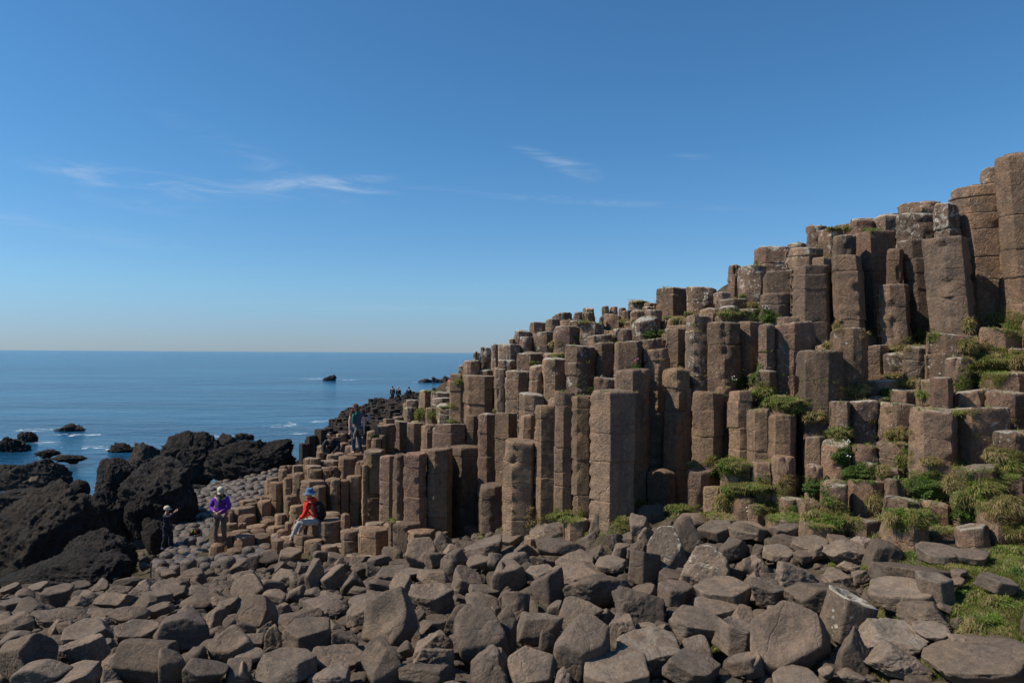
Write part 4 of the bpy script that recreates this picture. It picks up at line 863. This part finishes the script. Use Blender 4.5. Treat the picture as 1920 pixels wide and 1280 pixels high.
KHAKI = mat_c('khaki_cloth', (.15, .125, .10)); SHOE = mat_c('shoe', (.09, .08, .07)); OLIVE = mat_c('olive_cloth', (.065, .068, .05)); PINKC = mat_c('pink_cloth', (.8, .06, .10)); GREEN = mat_c('dark_green_cloth', (.035, .06, .045)); TAN = mat_c('tan_cloth', (.36, .30, .20))
def stripe_mat():
    m, nt, b = new_mat('striped_cloth'); N = NB(nt); tc = N.n('ShaderNodeTexCoord'); s = N.n('ShaderNodeSeparateXYZ'); N.l(tc.outputs['Object'], s.inputs[0])
    f = N.math('GREATER_THAN', N.math('FRACT', N.math('MULTIPLY', s.outputs[2], 22.)), .5); N.l(N.mix(f, (.06, .07, .14), (.5, .48, .47)), b.inputs['Base Color']); b.inputs['Roughness'].default_value = .8; return m
STRIPE = stripe_mat(); GLASS = simple_mat('dark_lens', (.01, .01, .012), .15, 0, 5, 0, .6)
def v3(a): return np.array(a, float)
def hand(nodes, edges, wname, wpos, dirv, palmn, s, pre):
    """palm + five fingers as thin chains off the palm; dirv: pointing dir, palmn: palm normal"""
    dirv = v3(dirv) / np.linalg.norm(dirv); palmn = v3(palmn) - dirv * np.dot(palmn, dirv); palmn /= np.linalg.norm(palmn); side = np.cross(dirv, palmn)
    pc = v3(wpos) + dirv * .05 * s; nodes[pre + 'palm'] = (tuple(pc), (.034 * s, .016 * s)); edges.append((wname, pre + 'palm'))
    k = v3(wpos) + dirv * .085 * s; nodes[pre + 'kn'] = (tuple(k), (.034 * s, .014 * s)); edges.append((pre + 'palm', pre + 'kn'))
    for i, (o_, ln) in enumerate([(-.028, .055), (-.010, .068), (.010, .064), (.028, .050)]):
        a = k + side * o_ * s + dirv * .012 * s; b = a + (dirv * .75 + palmn * .55) * ln * .55 * s; c = b + (dirv * .35 + palmn * .9) * ln * .5 * s
        for q, p_, r in (('a', a, .0095), ('b', b, .009), ('c', c, .008)): nodes[f'{pre}f{i}{q}'] = (tuple(p_), r * s)
        edges += [(pre + 'kn', f'{pre}f{i}a'), (f'{pre}f{i}a', f'{pre}f{i}b'), (f'{pre}f{i}b', f'{pre}f{i}c')]
    a = v3(wpos) + dirv * .04 * s + side * -.036 * s; b = a + (dirv * .6 - side * .5 + palmn * .4) * .045 * s
    nodes[pre + 'ta'] = (tuple(a), .012 * s); nodes[pre + 'tb'] = (tuple(b), .010 * s); edges += [(pre + 'palm', pre + 'ta'), (pre + 'ta', pre + 'tb')]
def person(label, loc, H, J, top, bottom, skin_m=SKIN, shoe=SHOE, bare=False, group=None, hem=None, sub=2, look=(0, -1, 0), hands=True):
    """J: joint positions (dict) in units of standing height, x right, y away, z up from the feet"""
    J = {k: v3(v) * H for k, v in J.items()}; s = H / 1.7
    root = bpy.data.objects.new('person', None); COL.objects.link(root); root.location = loc; tag(root, label, 'person', group)
    n, e = {}, []
    def add(k, p, r): n[k] = (tuple(p), tuple(np.array(r) * s) if isinstance(r, tuple) else r * s)
    add('pelvis', J['pelvis'], (.15, .11)); add('waist', (J['pelvis'] * .55 + J['chest'] * .45), (.13, .10)); add('chest', J['chest'], (.155, .11)); add('neckb', J['neck'], (.075, .07)); 
    nk = J['head'] - J['neck']; look = v3(look) / np.linalg.norm(look)
    add('neck', J['neck'] + nk * .35, .052); add('jaw', J['head'] + look * .028 * s - v3((0, 0, .055 * s)), (.058, .062)); add('skull', J['head'] + v3((0, 0, .03 * s)), (.076, .088)); add('crown', J['head'] + v3((0, 0, .085 * s)) - look * .01 * s, (.055, .062))
    e += [('pelvis', 'waist'), ('waist', 'chest'), ('chest', 'neckb'), ('neckb', 'neck'), ('neck', 'jaw'), ('jaw', 'skull'), ('skull', 'crown')]
    add('nose', J['head'] + look * .103 * s - v3((0, 0, .012 * s)), .012); e.append(('skull', 'nose'))
    lat = np.cross(look, (0, 0, 1.)); lat /= np.linalg.norm(lat)
    for q in (1, -1): add(f'ear{q}', J['head'] + lat * .082 * q * s, .014); e.append(('skull', f'ear{q}'))
    for sd in 'lr':
        add('sh' + sd, J['sh' + sd], .062); add('el' + sd, J['el' + sd], .042); add('wr' + sd, J['wr' + sd], .028); e += [('chest', 'sh' + sd), ('sh' + sd, 'el' + sd), ('el' + sd, 'wr' + sd)]
        hd = J['wr' + sd] - J['el' + sd]
        if hands: hand(n, e, 'wr' + sd, J['wr' + sd], hd, look + v3((0, 0, -.4)), s, sd)
        add('hp' + sd, J['hp' + sd], .085); add('kn' + sd, J['kn' + sd], .058); add('an' + sd, J['an' + sd], .034); add('toe' + sd, J['toe' + sd] * .7 + J['an' + sd] * .3, (.028, .02)); e += [('pelvis', 'hp' + sd), ('hp' + sd, 'kn' + sd), ('kn' + sd, 'an' + sd), ('an' + sd, 'toe' + sd)]
    skin('body', n, e, skin_m, root, sub)
    # top garment
    def node(k, r): return (tuple(n[k][0]), tuple(np.array(r) * s) if isinstance(r, tuple) else r * s)
    t, te = {}, []
    hemp = J['pelvis'] + (v3(hem) * H if hem is not None else v3((0, 0, 0)))
    t['hem'] = (tuple(hemp), (.20 * s, .155 * s)); t['waist'] = node('waist', (.165, .13)); t['chest'] = node('chest', (.19, .15)); t['neckb'] = node('neckb', (.085, .08))
    te += [('hem', 'waist'), ('waist', 'chest'), ('chest', 'neckb')]
    for sd in 'lr':
        t['sh' + sd] = node('sh' + sd, .092); m_ = (J['el' + sd] + J['sh' + sd]) / 2
        if bare: t['m' + sd] = (tuple(m_ * .8 + J['sh' + sd] * .2), .07 * s); te += [('chest', 'sh' + sd), ('sh' + sd, 'm' + sd)]
        else:
            t['el' + sd] = node('el' + sd, .066); w_ = J['wr' + sd] * .93 + J['el' + sd] * .07; t['wr' + sd] = (tuple(w_), .048 * s); te += [('chest', 'sh' + sd), ('sh' + sd, 'el' + sd), ('el' + sd, 'wr' + sd)]
    skin('shirt' if bare else 'jacket', t, te, top, root, sub, 0, .02 * s, 3)
    t, te = {}, []
    t['pelvis'] = node('pelvis', (.165, .125))
    for sd in 'lr':
        t['hp' + sd] = node('hp' + sd, .10); t['kn' + sd] = node('kn' + sd, .075); t['mid' + sd] = (tuple(J['kn' + sd] * .4 + J['an' + sd] * .6), .066 * s); a_ = J['an' + sd] * .93 + J['kn' + sd] * .07; t['an' + sd] = (tuple(a_), .062 * s); te += [('pelvis', 'hp' + sd), ('hp' + sd, 'kn' + sd), ('kn' + sd, 'mid' + sd), ('mid' + sd, 'an' + sd)]
    skin('trousers', t, te, bottom, root, sub, 0, .018 * s, 9)
    for sd in 'lr':
        a = J['an' + sd] + v3((0, 0, -.035 * s)); tt = J['toe' + sd]; hl = a - (tt - a) * .35
        skin('shoe', {'h': (tuple(hl), .052 * s), 'a': (tuple(a), (.058 * s, .052 * s)), 't': (tuple(tt), (.06 * s, .045 * s))}, [('h', 'a'), ('a', 't')], shoe, root, 2)
    # eyes
    for q in (1, -1):
        blob('eye', [(J['head'] + look * .078 * s + lat * .032 * q * s + v3((0, 0, .012 * s)), (.011 * s,) * 3, (0, 0, 0))], GLASS, root, 0, 3)
    return root, J, s
def cap(root, hp, s, mat, look, brim=.10, tilt=0.):
    a = math.atan2(look[1], look[0]) + math.pi / 2
    V = []; n = 24
    prof = [(.1, -.0), (.104, .035), (.094, .075), (.06, .105), (.02, .117), (.0, .118)]
    for r, z in prof:
        for i in range(n):
            t = i * 2 * math.pi / n; V.append((math.cos(t) * r * .9, math.sin(t) * r * 1.05, z))
    Q = [[r * n + i, r * n + (i + 1) % n, (r + 1) * n + (i + 1) % n, (r + 1) * n + i] for r in range(len(prof) - 1) for i in range(n)]
    o_ = len(V); m_ = 12
    for k in range(m_ + 1):
        t = math.pi + math.pi * (k / m_) * .9 + .05 * math.pi
        for rr, dz in ((.098, .0), (.098 + brim, -.02), (.098 + brim, -.028), (.098, -.008)):
            ext = rr if rr < .1 else .098 + brim * max(0.15, math.sin((k / m_) * math.pi)) 
            V.append((math.cos(t) * min(ext, .098) * .95, math.sin(t) * ext, dz))
    for k in range(m_):
        for q in range(4): Q.append([o_ + k * 4 + q, o_ + k * 4 + (q + 1) % 4, o_ + (k + 1) * 4 + (q + 1) % 4, o_ + (k + 1) * 4 + q])
    V = np.array(V) * s; V = V @ np.array(Matrix.Rotation(a, 3, 'Z') @ Matrix.Rotation(tilt, 3, 'X')).T + np.array(hp)
    return link('cap', make_mesh('cap', V, [np.array(Q)], mat), root)
STAND = dict(pelvis=(0, 0, .53), chest=(0, 0, .74), neck=(0, 0, .835), head=(0, -.005, .915), shl=(-.105, 0, .80), shr=(.105, 0, .80), ell=(-.135, .01, .63), elr=(.135, .01, .63), wrl=(-.14, -.03, .48), wrr=(.14, -.03, .48), hpl=(-.055, 0, .50), hpr=(.055, 0, .50), knl=(-.06, -.01, .28), knr=(.06, -.01, .28), anl=(-.06, 0, .045), anr=(.06, 0, .045), toel=(-.07, -.085, .02), toer=(.07, -.085, .02))
def foot(px, py, d): return Vector(at(px, py, d))
# woman in purple
J = dict(STAND); J.update(ell=(-.16, -.02, .645), elr=(.155, -.02, .64), wrl=(-.045, -.15, .60), wrr=(.055, -.15, .605), head=(.01, -.035, .905), chest=(0, -.005, .74), anl=(-.075, -.03, .045), toel=(-.09, -.11, .02), knl=(-.07, -.03, .28), anr=(.07, .02, .045), toer=(.085, -.06, .02))
LP = foot(413, 1023, 20.4)
r1, Jp, s = person('person in a purple jacket and pale cap standing looking down at hands', LP, 1.63, J, PURPLE, TAUPE, hem=(0, 0, -.10), look=(.1, -1, -.45))
cap(r1, Jp['head'] + v3((0, .0, .035)), s, CREAM, (.1, -1), .07, .35)
blob('hair', [(Jp['head'] + v3((-.05, -.03, -.04)), (.03, .05, .085), (0, 0, 0)), (Jp['head'] + v3((.055, -.03, -.04)), (.028, .05, .08), (0, 0, 0)), (Jp['head'] + v3((0, .045, -.01)), (.075, .05, .09), (0, 0, 0))], HAIRG, r1, .2)
skin('scarf', {'a': (tuple(Jp['neck'] + v3((-.07, -.05, .0))), .04), 'b': (tuple(Jp['neck'] + v3((.0, -.11, -.06))), .045), 'c': (tuple(Jp['neck'] + v3((.07, -.05, .0))), .04), 'd': (tuple(Jp['chest'] + v3((.01, -.165, .02))), .045), 'e': (tuple(Jp['chest'] + v3((.03, -.175, -.13))), .04)}, [('a', 'b'), ('b', 'c'), ('b', 'd'), ('d', 'e')], GREEN, r1, 2, 1)
blob('collar', [(Jp['neck'] + v3((-.07, .0, .0)), (.06, .07, .05), (0, 0, 0)), (Jp['neck'] + v3((.07, .0, .0)), (.06, .07, .05), (0, 0, 0)), (Jp['neck'] + v3((0, .06, .0)), (.08, .05, .06), (0, 0, 0))], BLACK, r1, .2)
bg = blob('pouch', [((0, 0, 0), (.06, .035, .055), (0, .2, 0))], TAN, None, .15); bg.location = LP + Vector(Jp['wrl'] * .45 + Jp['wrr'] * .55 + v3((0, -.06, -.06))); tag(bg, 'small tan pouch held by the person in purple', 'pouch')
# boy with a cap taking a picture
J = dict(STAND); J.update(chest=(.01, 0, .74), pelvis=(.02, 0, .53), neck=(.0, 0, .835), head=(.015, 0, .915), shl=(-.03, -.085, .80), shr=(.0, .085, .80), ell=(.13, -.09, .76), elr=(.15, .08, .77), wrl=(.235, -.06, .90), wrr=(.24, .05, .90), hpl=(-.01, -.05, .5), hpr=(.03, .05, .5), knl=(.0, -.06, .27), knr=(.07, .06, .28), anl=(-.06, -.06, .045), anr=(.075, .06, .045), toel=(.02, -.07, .02), toer=(.15, .05, .02))
LB = foot(311, 1029, 20.6)
r2, Jb, s = person('boy in a pale cap and navy clothes holding up a phone', LB, 1.17, J, NAVY, NAVY, skin_m=SKIN2, look=(1, 0, .15), hem=(0, 0, -.03), shoe=mat_c('blue_shoe', (.05, .07, .11)))
cap(r2, Jb['head'] + v3((0, 0, .03)), s * 1.15, CREAM, (1, 0), .08, -.1)
ph = bmesh.new(); bmesh.ops.create_cube(ph, size=1); bmesh.ops.scale(ph, vec=(.01, .13, .07), verts=ph.verts); bmesh.ops.bevel(ph, geom=ph.edges[:], offset=.003, segments=2, affect='EDGES')
mp = bpy.data.meshes.new('phone'); ph.to_mesh(mp); ph.free(); mp.materials.append(BLACK); po = link('phone', mp, None, LB + Vector(Jb['wrl'] * .5 + Jb['wrr'] * .5 + v3((.07, 0, .05)))); tag(po, 'small black phone held up by the boy in the cap', 'phone')
# seated person in red
LR = foot(546, 1014, 19.4); kz = lambda x, z: (x * 19.4 / F)
def rp(px, py, y=0): return tuple((at(px, py, 19.4) - np.array(LR) + np.array([0, y, 0])) / 1.68)
J = dict(pelvis=rp(593, 973, .06), chest=rp(586, 947), neck=rp(583, 935), head=rp(580.5, 925), shl=rp(580, 941, -.17), shr=rp(589, 942, .17), ell=rp(575, 962, -.2), elr=rp(580, 962, .2), wrl=rp(563, 971, -.12), wrr=rp(567, 972, .14), hpl=rp(592, 977, -.08), hpr=rp(593, 977, .1), knl=rp(563, 977, -.1), knr=rp(568, 978, .16), anl=rp(548, 1009, -.1), anr=rp(556, 1003, .2), toel=rp(542, 1013, -.12), toer=rp(549, 1008, .18))
r3, Jr, s = person('person in a red jacket and blue sun hat sitting on a low column', LR, 1.68, J, RED, GREYT, look=(-1, -.15, -.3), hem=(.01, 0, -.01), shoe=mat_c('tan_shoe', (.2, .17, .13)))
lathe('hat', [(.175, -.045), (.17, -.035), (.10, .005), (.098, .03), (.092, .085), (.06, .10), (.0, .102)], BLUEHAT, r3, Jr['head'] + v3((0, 0, .045)), (.05, -.12, 0), 1, 1, 28, .12)
blob('hood', [(Jr['neck'] + v3((.06, 0, -.01)), (.10, .13, .055), (0, .5, 0)), (Jr['neck'] + v3((-.01, 0, .0)), (.085, .10, .045), (0, .2, 0))], RED, r3, .15)
bp_ = blob('backpack', [((0, 0, 0), (.11, .16, .25), (0, -.2, 0)), ((.07, 0, -.06), (.07, .12, .14), (0, -.2, 0))], BLACK, None, .12, 5); bp_.location = LR + Vector(Jr['chest'] + v3((.21, -.02, -.13))); tag(bp_, 'black backpack worn by the seated person in red', 'backpack')
b_ = Jr['chest']
skin('strap', {'a': tuple([tuple(b_ + v3((.12, -.14, .10)) - np.array(b_ + v3((.21, -.02, -.13)))), .016]), 'b': (tuple(v3((-.25, -.16, .21))), .016), 'c': (tuple(v3((-.30, -.2, .05))), .016), 'd': (tuple(v3((-.15, -.17, -.10))), .014)}, [('a', 'b'), ('b', 'c'), ('c', 'd')], BLACK, bp_, 2)
# woman with the scarf
LW = foot(668, 852, 23.6)
J = dict(STAND); J.update(head=(-.03, -.02, .91), neck=(-.01, 0, .835), shl=(-.105, 0, .795), shr=(.11, .0, .79), ell=(-.135, .0, .63), elr=(.135, .0, .62), wrl=(-.13, -.02, .475), wrr=(.15, -.03, .47), anl=(-.05, .0, .045), anr=(.09, .0, .045), toel=(-.06, -.08, .02), toer=(.1, -.08, .02))
r4, Jw, s = person('person with long auburn hair, grey tee, teal scarf and jeans standing', LW, 1.62, J, TEE, DENIM, skin_m=SKIN2, bare=True, look=(-.6, -1, -.3), hem=(0, 0, -.01))
blob('hair', [(Jw['head'] + v3((.01, .03, .035)), (.092, .10, .10), (0, 0, 0)), (Jw['head'] + v3((.08, .03, -.06)), (.05, .07, .12), (0, -.3, 0)), (Jw['head'] + v3((-.085, -.04, -.13)), (.045, .05, .10), (0, .2, 0)), (Jw['head'] + v3((-.105, -.04, -.2)), (.05, .045, .07), (0, 0, 0))], HAIRR, r4, .3)
skin('scarf', {'a': (tuple(Jw['neck'] + v3((-.08, -.02, .0))), .045), 'b': (tuple(Jw['neck'] + v3((.03, -.12, -.10))), .05), 'c': (tuple(Jw['neck'] + v3((.09, -.02, .01))), .045), 'k': (tuple(Jw['neck'] + v3((.0, .07, .03))), .045), 'd': (tuple(Jw['chest'] + v3((-.07, -.15, .0))), .055), 'e': (tuple(Jw['chest'] + v3((-.07, -.16, -.22))), .055)}, [('a', 'b'), ('b', 'c'), ('c', 'k'), ('k', 'a'), ('a', 'd'), ('d', 'e')], TEAL, r4, 2, 1)
skin('tied_jacket', {'a': (tuple(Jw['pelvis'] + v3((-.12, -.08, .06))), .04), 'b': (tuple(Jw['pelvis'] + v3((.05, -.14, .05))), .06), 'c': (tuple(Jw['pelvis'] + v3((.13, -.08, -.08))), (.12, .08)), 'd': (tuple(Jw['pelvis'] + v3((.12, -.07, -.24))), (.15, .07)), 'e': (tuple(Jw['pelvis'] + v3((-.01, -.15, -.15))), .06), 'f': (tuple(Jw['pelvis'] + v3((-.04, -.15, -.38))), .055)}, [('a', 'b'), ('b', 'c'), ('c', 'd'), ('b', 'e'), ('e', 'f')], KHAKI, r4, 2, 1, .02)
blob('sunglasses', [(Jw['head'] + v3((-.065, -.07, .015)), (.03, .018, .016), (0, 0, .5)), (Jw['head'] + v3((-.02, -.095, .012)), (.026, .016, .016), (0, 0, .3))], GLASS, r4)
# striped person behind with camera
LS = foot(679, 846, 24.9)
J = dict(STAND); J.update(pelvis=(.0, 0, .52), chest=(.02, .0, .72), neck=(.0, 0, .80), head=(.0, -.04, .86), ell=(-.12, -.08, .66), elr=(.19, -.06, .66), wrl=(.03, -.16, .76), wrr=(.13, -.16, .77))
r5, Js, s = person('person in a striped top half hidden behind the auburn-haired one, raising a camera', LS, 1.5, J, STRIPE, NAVY, look=(.5, -1, -.2), hem=(0, 0, -.02))
blob('hair', [(Js['head'] + v3((0, .03, .03)), (.09, .10, .10), (0, 0, 0))], HAIRB, r5, .2)
cm = bmesh.new(); bmesh.ops.create_cube(cm, size=1); bmesh.ops.scale(cm, vec=(.14, .06, .09), verts=cm.verts); bmesh.ops.bevel(cm, geom=cm.edges[:], offset=.012, segments=2, affect='EDGES')
r_c = bmesh.ops.create_cone(cm, cap_ends=True, segments=16, radius1=.035, radius2=.032, depth=.09, matrix=Matrix.Translation((0, -.07, 0)) @ Matrix.Rotation(math.pi / 2, 4, 'X'))
mc = bpy.data.meshes.new('camera_body'); cm.to_mesh(mc); cm.free(); mc.materials.append(BLACK); co = link('photo_camera', mc, None, LS + Vector(Js['wrl'] * .4 + Js['wrr'] * .6 + v3((.02, -.05, .07)))); tag(co, 'black camera held up by the person in the striped top', 'camera')
# seated man in dark clothes low behind the columns
LM = foot(618, 872, 24.6)
J = dict(pelvis=(.06, .1, .22), chest=(.04, .05, .40), neck=(.02, .03, .49), head=(-.01, .0, .57), shl=(-.08, .03, .455), shr=(.14, .06, .455), ell=(-.12, -.05, .33), elr=(.17, -.02, .33), wrl=(-.08, -.16, .25), wrr=(.08, -.15, .25), hpl=(0, .08, .2), hpr=(.12, .08, .2), knl=(-.04, -.15, .24), knr=(.1, -.15, .24), anl=(-.05, -.2, .045), anr=(.1, -.2, .045), toel=(-.06, -.28, .02), toer=(.1, -.28, .02))
r6, Jm, s = person('seated person in black with sunglasses, low among the columns', LM + Vector((0, 0, -.02)), 1.75, J, BLACK, BLACK, skin_m=SKIN, look=(-.8, -1, 0))
blob('hair', [(Jm['head'] + v3((.015, .03, .045)), (.085, .09, .075), (0, 0, 0))], HAIRB, r6, .15)
blob('sunglasses', [(Jm['head'] + v3((-.075, -.045, .02)), (.03, .02, .018), (0, 0, .5)), (Jm['head'] + v3((-.04, -.085, .02)), (.03, .02, .018), (0, 0, .3))], GLASS, r6)
# far trio
def far(px, py, d, H, top, bot, lab, hairm, look=(0, 1, 0), wide=1., hidden=0):
    J = dict(STAND); J.update(anl=(-.03, .1, .045), toel=(-.03, .02, .02), knl=(-.04, .03, .28), anr=(.04, -.06, .05), toer=(.04, -.14, .02))
    r, Jq, s = person(lab, foot(px, py, d), H, J, top, bot, look=look, group='walkers on the far causeway', hem=(0, 0, -.05), hands=False)
    blob('hair', [(Jq['head'] + v3((0, -.02 * look[1], .03)), (.09, .10, .10), (0, 0, 0))], hairm, r, .2); return r
far(736, 754, 76, 1.68, OLIVE, BLACK, 'walker in an olive jacket, leftmost on the far causeway', HAIRB)
far(747, 755, 76, 1.62, BLACK, NAVY, 'walker in a black coat with fair hair, middle of the far three', HAIRG, (-1, -.4, 0))
far(766.5, 757, 70, 1.62, NAVY, BLACK, 'walker in a navy jacket and dark cap, rightmost of the far three', HAIRB, (0, -1, 0))
J = dict(STAND)
LK = foot(845, 742, 60)
r7, Jk, s = person('person in a bright pink jacket almost hidden behind the stepped columns', LK, 1.6, J, PINKC, NAVY, look=(0, 1, 0)); 
blob('hair', [(Jk['head'] + v3((0, 0, .03)), (.09, .10, .10), (0, 0, 0))], HAIRB, r7, .2)
# colourful bag
d_ = 22.0
bgb = blob('bag', [((0, 0, 0), (.13, .09, .10), (0, .1, 0)), ((-.12, -.03, -.05), (.06, .05, .06), (0, 0, 0))], BLACK, None, .2); bgb.location = at(367, 996, d_); tag(bgb, 'small dark bag with green and orange trim left on the low cobbles', 'bag')
blob('green_trim', [((-.07, -.08, .02), (.025, .02, .05), (0, .4, 0))], mat_c('lime', (.12, .4, .03)), bgb); blob('orange_trim', [((.03, -.085, .01), (.02, .02, .06), (0, -.5, 0)), ((-.16, -.06, -.06), (.02, .02, .04), (0, 0, 0))], mat_c('orange', (.6, .12, .02)), bgb)
# ------------------------------------------------------------------ sea
def sea_material():
    m, nt, b = new_mat('sea_water'); N = NB(nt); geo = N.n('ShaderNodeNewGeometry'); P = geo.outputs['Position']
    def mp(sx, sy):
        v = N.n('ShaderNodeVectorMath', operation='MULTIPLY'); N.l(P, v.inputs[0]); v.inputs[1].default_value = (sx, sy, 1); return v.outputs[0]
    h = N.math('ADD', N.math('MULTIPLY', N.noise(mp(.10, .22), 1, 3, .6), 1.6), N.math('ADD', N.math('MULTIPLY', N.noise(mp(.55, 1.1), 1, 4, .6), .55), N.math('MULTIPLY', N.noise(mp(2.4, 4.2), 1, 3, .6), .22)))
    bp = N.n('ShaderNodeBump'); bp.inputs['Strength'].default_value = 1.; bp.inputs['Distance'].default_value = .42; N.l(h, bp.inputs['Height'])
    # foam round the rocks
    fm = None
    for (px, py, rx, ry, d) in [(140, 815, 95, 5, 60), (60, 806, 60, 5, 62), (80, 829, 40, 6, 51), (180, 838, 80, 5, 48), (592, 710, 40, 2.5, 172), (655, 712, 26, 2, 172), (530, 797, 45, 8, 66), (790, 716, 26, 1.6, 166), (850, 713, 24, 4, 166), (215, 842, 40, 3, 46), (600, 790, 30, 6, 68), (560, 812, 26, 5, 56), (20, 822, 50, 5, 56), (420, 818, 60, 4, 58)]:
        c = ray(px, py); t = -CAMZ / c[2] if c[2] < 0 else d; x, y = c[0] * t, t
        dy = max(.35, abs(ry * t * t / (F * CAMZ))); dx = rx * t / F
        v = N.n('ShaderNodeVectorMath', operation='MULTIPLY_ADD'); N.l(P, v.inputs[0]); v.inputs[1].default_value = (1 / dx, 1 / dy, 0); v.inputs[2].default_value = (-x / dx, -y / dy, 0)
        l = N.n('ShaderNodeVectorMath', operation='LENGTH'); N.l(v.outputs[0], l.inputs[0]); k = N.ramp(l.outputs['Value'], 1., .2)
        fm = k if fm is None else N.math('MAXIMUM', fm, k)
    fn = N.noise(mp(.9, 1.8), 1, 7, .72, .8)
    foam = N.ramp(N.math('ADD', fn, N.math('MULTIPLY', fm, .10)), .60, .72); foam = N.math('MULTIPLY', foam, N.ramp(fm, 0, .25))
    cap_ = 0
    big = N.ramp(N.noise(mp(.015, .05), 1, 4, .6), .4, .62)
    c = N.mix(big, (.005, .050, .105), (.018, .105, .18))
    c = N.mix(foam, c, (.75, .78, .8)); N.l(c, b.inputs['Base Color'])
    N.l(N.ramp(foam, 0, 1, .16, .8), b.inputs['Roughness']); b.inputs['IOR'].default_value = 1.33
    N.l(bp.outputs[0], b.inputs['Normal']); return m
M_SEA = sea_material()
sy = np.concatenate([[-200., 0, 12], np.geomspace(15, 26000, 90)]); sx = np.concatenate([-np.geomspace(30, 30000, 40)[::-1], np.linspace(-28, 28, 20), np.geomspace(30, 30000, 40)])
SX, SY = np.meshgrid(sx, sy); idx = np.arange(SX.size).reshape(SX.shape)
tag(link('sea', make_mesh('sea', np.c_[SX.ravel(), SY.ravel(), np.zeros(SX.size)], [np.c_[idx[:-1, :-1].ravel(), idx[:-1, 1:].ravel(), idx[1:, 1:].ravel(), idx[1:, :-1].ravel()]], M_SEA)), 'calm blue sea reaching the horizon', None, None, 'structure')
# ------------------------------------------------------------------ light, sky, camera
SUN_EL = math.radians(46); sun_dir = Vector((-math.cos(SUN_EL) * .995, -math.cos(SUN_EL) * .10, math.sin(SUN_EL))).normalized()
sd = bpy.data.lights.new('sun', 'SUN'); sd.energy = 5.0; sd.angle = math.radians(.53); sd.color = (1, .92, .79)
so = bpy.data.objects.new('sun', sd); COL.objects.link(so); so.rotation_euler = sun_dir.to_track_quat('Z', 'Y').to_euler()
w = bpy.data.worlds.new('World'); scene.world = w; w.use_nodes = True; nt = w.node_tree; N = NB(nt); bgn = nt.nodes['Background']
sk = N.n('ShaderNodeTexSky', sky_type='NISHITA'); sk.sun_disc = False; sk.sun_elevation = math.asin(sun_dir.z); sk.sun_rotation = math.atan2(sun_dir.x, sun_dir.y)
sk.air_density = 1.0; sk.dust_density = .15; sk.ozone_density = 2.0; sk.altitude = 0
tc = N.n('ShaderNodeTexCoord'); sp_ = N.n('ShaderNodeSeparateXYZ'); N.l(tc.outputs['Generated'], sp_.inputs[0])
az = N.math('ARCTAN2', sp_.outputs[0], sp_.outputs[1]); el = N.math('ARCSINE', sp_.outputs[2])
cb = N.n('ShaderNodeCombineXYZ'); N.l(az, cb.inputs[0]); N.l(el, cb.inputs[1])
wis = None
def azel(px, py):
    r = ray(px, py); return math.atan2(r[0], 1), math.atan2(r[2], math.hypot(r[0], 1))
for (px, py, rx, ry, slope, st) in [(230, 340, 150, 22, .10, .8), (380, 350, 170, 16, .06, .9), (560, 345, 170, 16, -.12, 1.), (640, 352, 120, 8, .06, .8), (1030, 295, 75, 11, .25, 1.), (1075, 315, 60, 22, .3, .6), (290, 385, 120, 16, .08, .45), (120, 430, 190, 18, .1, .28), (1100, 378, 420, 9, .07, .28), (500, 310, 200, 26, .35, .35), (640, 575, 300, 8, .0, .22), (1290, 295, 50, 8, .1, .25)]:
    a0, e0 = azel(px, py); mpn = N.n('ShaderNodeMapping', vector_type='TEXTURE'); mpn.inputs['Location'].default_value = (a0, e0, 0); mpn.inputs['Rotation'].default_value = (0, 0, -slope); mpn.inputs['Scale'].default_value = (rx / F, ry / F, 1)
    N.l(cb.outputs[0], mpn.inputs[0]); L_ = N.n('ShaderNodeVectorMath', operation='LENGTH'); N.l(mpn.outputs[0], L_.inputs[0]); k = N.ramp(L_.outputs['Value'], 1.25, 0., 0, st)
    wis = k if wis is None else N.math('MAXIMUM', wis, k)
m2 = N.n('ShaderNodeMapping'); m2.inputs['Scale'].default_value = (9, 55, 1); m2.inputs['Rotation'].default_value = (0, 0, .06); N.l(cb.outputs[0], m2.inputs[0])
fib = N.ramp(N.noise(m2.outputs[0], 1.0, 8, .64, 1.1), .36, .80)
cl = N.math('MULTIPLY', N.math('MULTIPLY', wis, fib), .55, clamp=True)
tn = N.mix(N.ramp(el, 0.02, .30), N.mix(N.ramp(el, 0, .10), (.42, .59, .98), (.53, .78, 1.05)), (.43, .82, 1.08))
skt = N.mix(1., sk.outputs[0], tn, 'MULTIPLY')
skc = N.mix(cl, skt, (6.4, 6.9, 7.6))
N.l(skc, bgn.inputs['Color']); bgn.inputs['Strength'].default_value = .11
cam = bpy.data.cameras.new('camera'); cam.lens = F / 1920 * 36; cam.sensor_width = 36; cam.clip_start = .1; cam.clip_end = 60000
co_ = bpy.data.objects.new('camera', cam); COL.objects.link(co_); co_.matrix_world = Matrix.Translation((0, 0, CAMZ)) @ RM.to_4x4(); scene.camera = co_
scene.view_settings.view_transform = 'Standard'; scene.view_settings.look = 'None'; scene.view_settings.exposure = 0; scene.view_settings.gamma = 1
scene.cycles.use_denoising = True
